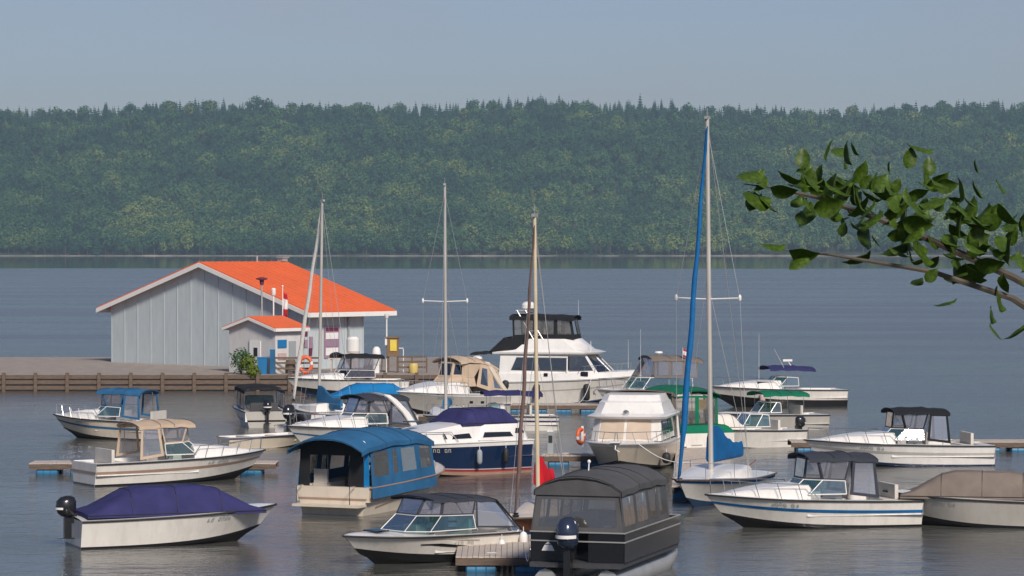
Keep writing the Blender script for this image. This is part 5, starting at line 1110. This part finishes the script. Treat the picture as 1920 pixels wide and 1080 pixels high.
# ------------------------------------------------------------------ sailing boats
def sailboat(name, label, px, py, heading, mh, L, B, fb, hm, deckm, mastm, boom, coverm, spread=(), furl=None, backstay=True, mr=.075, boomz=1.7, mx=.35, stripe=None, tilt=0.0, covh=.42):
    t = thing(name, label, 'sailboat', (0, 0, 0), heading); h = Hull(L, B, fb * .85, fb * 1.15, L * .16, full=.45, p=1.9, chine=.62, tw=.72)
    place(t, px, py, (mx, 0, 0))
    hull_parts(t, h, hm, M['bluebot'], stripe or (), M['woodd'], deckm, deck_all=True); trunk_cabin(t, h, .36, .76, .28, .38, deckm)
    dz = fb + .1; rows = []
    mb = MB(); mb.tube([(mx, 0, dz), (mx, tilt * .5, mh * .5), (mx, tilt, mh)], mr, 10, r1=mr * .78); mast = mb.build('mast', mastm, t)
    mb = MB(); mb.box((mx - .02, tilt, mh + .04), (.34, .12, .1)); mb.tube([(mx, tilt, mh), (mx, tilt, mh + .38)], .012, 5); mb.tube([(mx - .2, tilt, mh + .2), (mx + .12, tilt, mh + .2)], .012, 5); mb.build('masthead', M['alu'], mast)
    bx_, sx_ = L / 2 - .15, -L / 2 + .1; mb = MB(); side = h.b(.52)
    fz = mh - .35
    if not furl: mb.tube([(mx, tilt, fz), (bx_, 0, h.zs(1))], .010, 4)
    if backstay: mb.tube([(mx, tilt, mh), (sx_, 0, h.zs(0))], .012, 4)
    for z, w_ in spread:
        for sd in (1, -1): mb.tube([(mx, tilt, fz), (mx - .1, sd * w_ + tilt, z), (mx - .15, sd * side, fb)], .009, 4)
    if not spread:
        for sd in (1, -1): mb.tube([(mx, tilt, fz), (mx - .15, sd * side, fb)], .008, 4)
    for sd in (1, -1): mb.tube([(mx, tilt, fz * .6), (mx - .5, sd * side, fb)], .007, 4)
    mb.build('rigging', M['alu'], t)
    for z, w_ in spread:
        mb = MB(); mb.tube([(mx - .1, -w_ + tilt, z + .04), (mx, tilt, z), (mx - .1, w_ + tilt, z + .04)], .028, 6)
        for sd in (1, -1): mb.ball((mx - .1, sd * w_ + tilt, z + .04), (.06, .06, .13), 8, 6)
        mb.build('spreader', M['gelw'], t)
    if furl:
        fm, z0, r_ = furl; a = Vector((mx + .06, tilt, fz)); b = Vector((bx_, 0, z0)); pts_ = [a.lerp(b, k / 14) + Vector((0, .02 * math.sin(k * 1.7), 0)) for k in range(15)]
        n = 8; rows = []
        for k, p in enumerate(pts_):
            f = k / 14; rr = r_ * (.45 + .75 * f ** .8 if f < .85 else 1.0 - .45 * (f - .85) / .15) * (1 + .08 * math.sin(k * 2.3)); rows.append([p + Vector((math.cos(j * 2 * math.pi / n) * rr, math.sin(j * 2 * math.pi / n) * rr, .1 * math.sin(j * 2 * math.pi / n))) for j in range(n)])
        mb = MB(); mb.grid(rows, True); mb.face(rows[0]); mb.face(rows[-1]); mb.build('furled_headsail', fm, t, 60)
        mb = MB(); mb.lathe((b.x, 0, z0 - .16), [(.09, 0), (.11, .05), (.06, .09), (.11, .13)], 10); mb.build('furling_drum', M['rubber'], t)
    if boom:
        mb = MB(); mb.tube([(mx - .08, 0, boomz), (mx - boom, 0, boomz + .05)], .05, 8); mb.build('boom', mastm, t)
        rows = []; rs = random.Random(int(px))
        for k in range(13):
            f = k / 12; x = mx - .02 - (boom - .1) * f; hgt = covh * (1.0 - .72 * smooth01(f * 1.25)) + .14 + rs.uniform(-.05, .05) * covh; wd = .18 - .07 * f + rs.uniform(-.03, .03)
            rows.append([(x, wd * math.cos(a), boomz + .02 + (hgt * math.sin(a) if math.sin(a) > 0 else .14 * math.sin(a))) for a in [j * math.pi / 5 for j in range(10)]])
        mb = MB(); mb.grid(rows, True); mb.face(rows[0]); mb.face(rows[-1]); mb.build('sail_cover', coverm, t, 60)
    mb = MB()
    for sd in (1, -1):
        for tt in (.15, .4, .65, .85): a = h.sheer(tt, sd); mb.tube([(a.x, a.y * .94, a.z), (a.x, a.y * .94, a.z + .55)], .012, 5)
        mb.tube([(h.sheer(tt, sd).x, h.sheer(tt, sd).y * .94, h.zs(tt) + .55) for tt in (.0, .15, .4, .65, .85, .97)], .007, 4)
    mb.build('lifeline', M['steel'], t); MB().tube([(sx_ + .7, 0, fb), (sx_ + .1, .25, fb + .3)], .02, 6).build('tiller', M['varnish'], t)
    return t
sailboat('tall_sloop', 'tall sailboat with blue furled headsail and royal blue sail cover on the right', 1333, 944, 248, 13.55, 8.2, 2.7, .95, M['gel'], M['gelw'], M['mastalu'], 3.6, M['c_royal'], ((7.2, 1.18),), (M['c_royal'], 1.15, .115), mr=.095, boomz=1.55, mx=.55, stripe=((.8, .9, M['c_royal'], 'stripe'),), tilt=-.15, covh=1.1)
sailboat('wooden_sloop', 'varnished wooden sailboat with red sail cover and brown furled headsail', 1009, 996, 252, 10.0, 5.6, 2.0, .55, M['varnish'], M['cream'], mat('cream_mast', (0.58, 0.49, 0.34), 0.5, 0.08), 1.5, M['c_red'], (), (M['c_brown'], .8, .075), mr=.072, boomz=1.55, mx=.35, tilt=-.12, covh=.72)
sailboat('white_sloop', 'sailboat with bare mast, furled white headsail and blue sail cover left of the express cruiser', 598, 800, 120, 11.35, 7.0, 2.4, .9, M['gel'], M['gelw'], M['mastalu'], 2.6, M['c_blue'], (), (M['c_sail'], 1.3, .10), mr=.085, boomz=1.05, mx=.4, tilt=-.2, covh=.9)
sailboat('grey_mast_sloop', 'sailboat with a slender grey mast and wide spreaders behind the navy cruiser', 836, 806, 266, 12.1, 6.8, 2.3, .75, M['gel'], M['gelw'], M['mastalu'], 2.4, M['c_blue'], ((6.35, 1.1),), None, mr=.085, boomz=1.2, mx=.4, tilt=-.05, covh=.3)

# mooring lines from boats to docks
def line(owner, a, px, py, z=.5, sag=.25):
    q = W(px, py, z); c, s = math.cos(owner.rotation_euler.z), math.sin(owner.rotation_euler.z); d = Vector((q.x - owner.location.x, q.y - owner.location.y)); b = Vector((c * d.x + s * d.y, -s * d.x + c * d.y, z)); a = Vector(a)
    MB().tube([a.lerp(b, k / 8) - Vector((0, 0, sag * math.sin(math.pi * k / 8))) for k in range(9)], .018, 5).build('mooring_line', M['white'], owner)
ob = bpy.data.objects
line(ob['sedan_flybridge'], (3.4, -.4, 1.15), 1112, 852); line(ob['sedan_flybridge'], (3.2, .7, 1.15), 1290, 868)
line(ob['flybridge_yacht'], (-4.2, -1.7, 1.4), 955, 756); line(ob['flybridge_yacht'], (2.0, -1.7, 1.6), 1085, 756)
line(ob['runabout'], (-2.7, 1.1, .8), 925, 1015); line(ob['pontoon_boat'], (-2.9, 1.3, .9), 985, 1040); line(ob['navy_cruiser'], (-3.7, 1.2, 1.2), 1022, 852)
line(ob['cabin_cruiser'], (-2.9, -1.2, .9), 1590, 925); line(ob['black_top_cruiser'], (-3.2, -1.2, .9), 1790, 826)

# ------------------------------------------------------------------ leafy tree reaching in from the right, near the camera
NEARLEAF = mat('near_leaf', (0.060, 0.115, 0.008), 0.5, 0.45, 9.0)
n_ = NEARLEAF.node_tree.nodes; l_ = NEARLEAF.node_tree.links; pb = next(x for x in n_ if x.type == 'BSDF_PRINCIPLED'); om = next(x for x in n_ if x.type == 'OUTPUT_MATERIAL'); tl_ = n_.new('ShaderNodeBsdfTranslucent'); tl_.inputs[0].default_value = (0.14, 0.24, 0.02, 1); mx_ = n_.new('ShaderNodeMixShader'); mx_.inputs[0].default_value = .3; l_.new(pb.outputs[0], mx_.inputs[1]); l_.new(tl_.outputs[0], mx_.inputs[2]); l_.new(mx_.outputs[0], om.inputs[0])
def bank_z(y): return 7.1 - (y - 3) * 0.24
tr = thing('leafy_tree', 'leafy tree whose green branch tips hang into view at the right edge', 'tree', (3.5, 13.2, bank_z(13.2) - .2))
tz = tr.location.z
MB().tube([(0, 0, -.3), (.05, .05, 2.0), (.0, -.1, 4.2), (.1, 0, 6.0)], .17, 10, r1=.06).build('trunk', BARK, tr)
tw = [(1400, 330), (1440, 345), (1500, 350), (1600, 330), (1750, 300)]
def loc(px, py, Y): p = A(px, py, Y); return (p.x - 3.5, p.y - 13.2, p.z - tz)
br1 = [loc(1395, 345, 13.1), loc(1450, 352, 13.1), loc(1540, 372, 13.1), loc(1700, 430, 13.15), loc(1900, 520, 13.2), (0, 0, 3.7 - .0)]
MB().tube(br1[::-1], .022, 6, r1=.002).build('branch', BARK, tr)
br2 = [loc(1440, 466, 12.9), loc(1560, 478, 12.9), loc(1750, 510, 13.0), loc(1900, 560, 13.1), (0, 0, 3.4)]
MB().tube(br2[::-1], .02, 6, r1=.002).build('branch', BARK, tr)
def leafmesh():
    mb = MB(); rows = []
    for k in range(7):
        f = k / 6; wd = .42 * math.sin(math.pi * min(1, f * .98 + .02)) ** .8 * (1 - .25 * f); zz = -.35 * f * f + .03 * math.sin(f * 9)
        rows.append([(f, wd, zz + .35 * wd), (f, wd * .5, zz + .10 * wd), (f, 0, zz), (f, -wd * .5, zz + .10 * wd), (f, -wd, zz + .35 * wd)])
    mb.sheet(rows, .006); return mb.mesh('leaf', NEARLEAF, 60)
lm = leafmesh()
def leaf(px, py, Y, ang, size, pitch=0.3, roll=0.0):
    o = link('leaf', lm, tr, loc(px, py, Y)); o.scale = (size,) * 3
    d = Vector((math.cos(R(ang)), -.25 + .5 * math.sin(roll), -math.sin(R(ang)))); o.rotation_mode = 'QUATERNION'
    q = d.to_track_quat('X', 'Y'); from mathutils import Quaternion
    o.rotation_quaternion = q @ Quaternion((1, 0, 0), roll + 1.2)
s1 = 13.1 / F
for px, py, ang, ln in ((1432, 318, 150, 62), (1428, 318, 95, 45), (1436, 332, 118, 40), (1446, 372, 172, 70), (1415, 360, 100, 42), (1428, 362, 70, 48), (1445, 352, 20, 50)):
    leaf(px, py, 13.1, ang, ln * s1, roll=random.uniform(-.5, .5))
for px, py, ang, ln in ((1472, 458, 165, 50), (1480, 470, 20, 55), (1510, 472, 120, 50)): leaf(px, py, 12.9, ang, ln * s1, roll=random.uniform(-.4, .4))
rl = random.Random(12)
for k in range(190):
    f = rl.uniform(0, 1); px = lerp(1500, 1930, f); py = lerp(355, 480, f ** 1.3) + rl.gauss(0, 30 + 40 * f); leaf(px, py, 13.1 + rl.uniform(-.35, .35), rl.uniform(0, 360), rl.uniform(22, 58) * s1, roll=rl.uniform(-.9, .9))

# ------------------------------------------------------------------ haze in the air
hz_m = bpy.data.materials.new('haze_air'); n, l = nodes(hz_m); out = n.new('ShaderNodeOutputMaterial'); pv = n.new('ShaderNodeVolumePrincipled')
pv.inputs['Color'].default_value = (0.64, 0.85, 1.0, 1); pv.inputs['Density'].default_value = HAZE; pv.inputs['Anisotropy'].default_value = 0.2
l.new(pv.outputs[0], out.inputs['Volume'])
mb = MB(); mb.box((0, 2625, 138), (7700, 5650, 290)); hb = mb.build('haze', hz_m, kind='stuff', smooth=None)
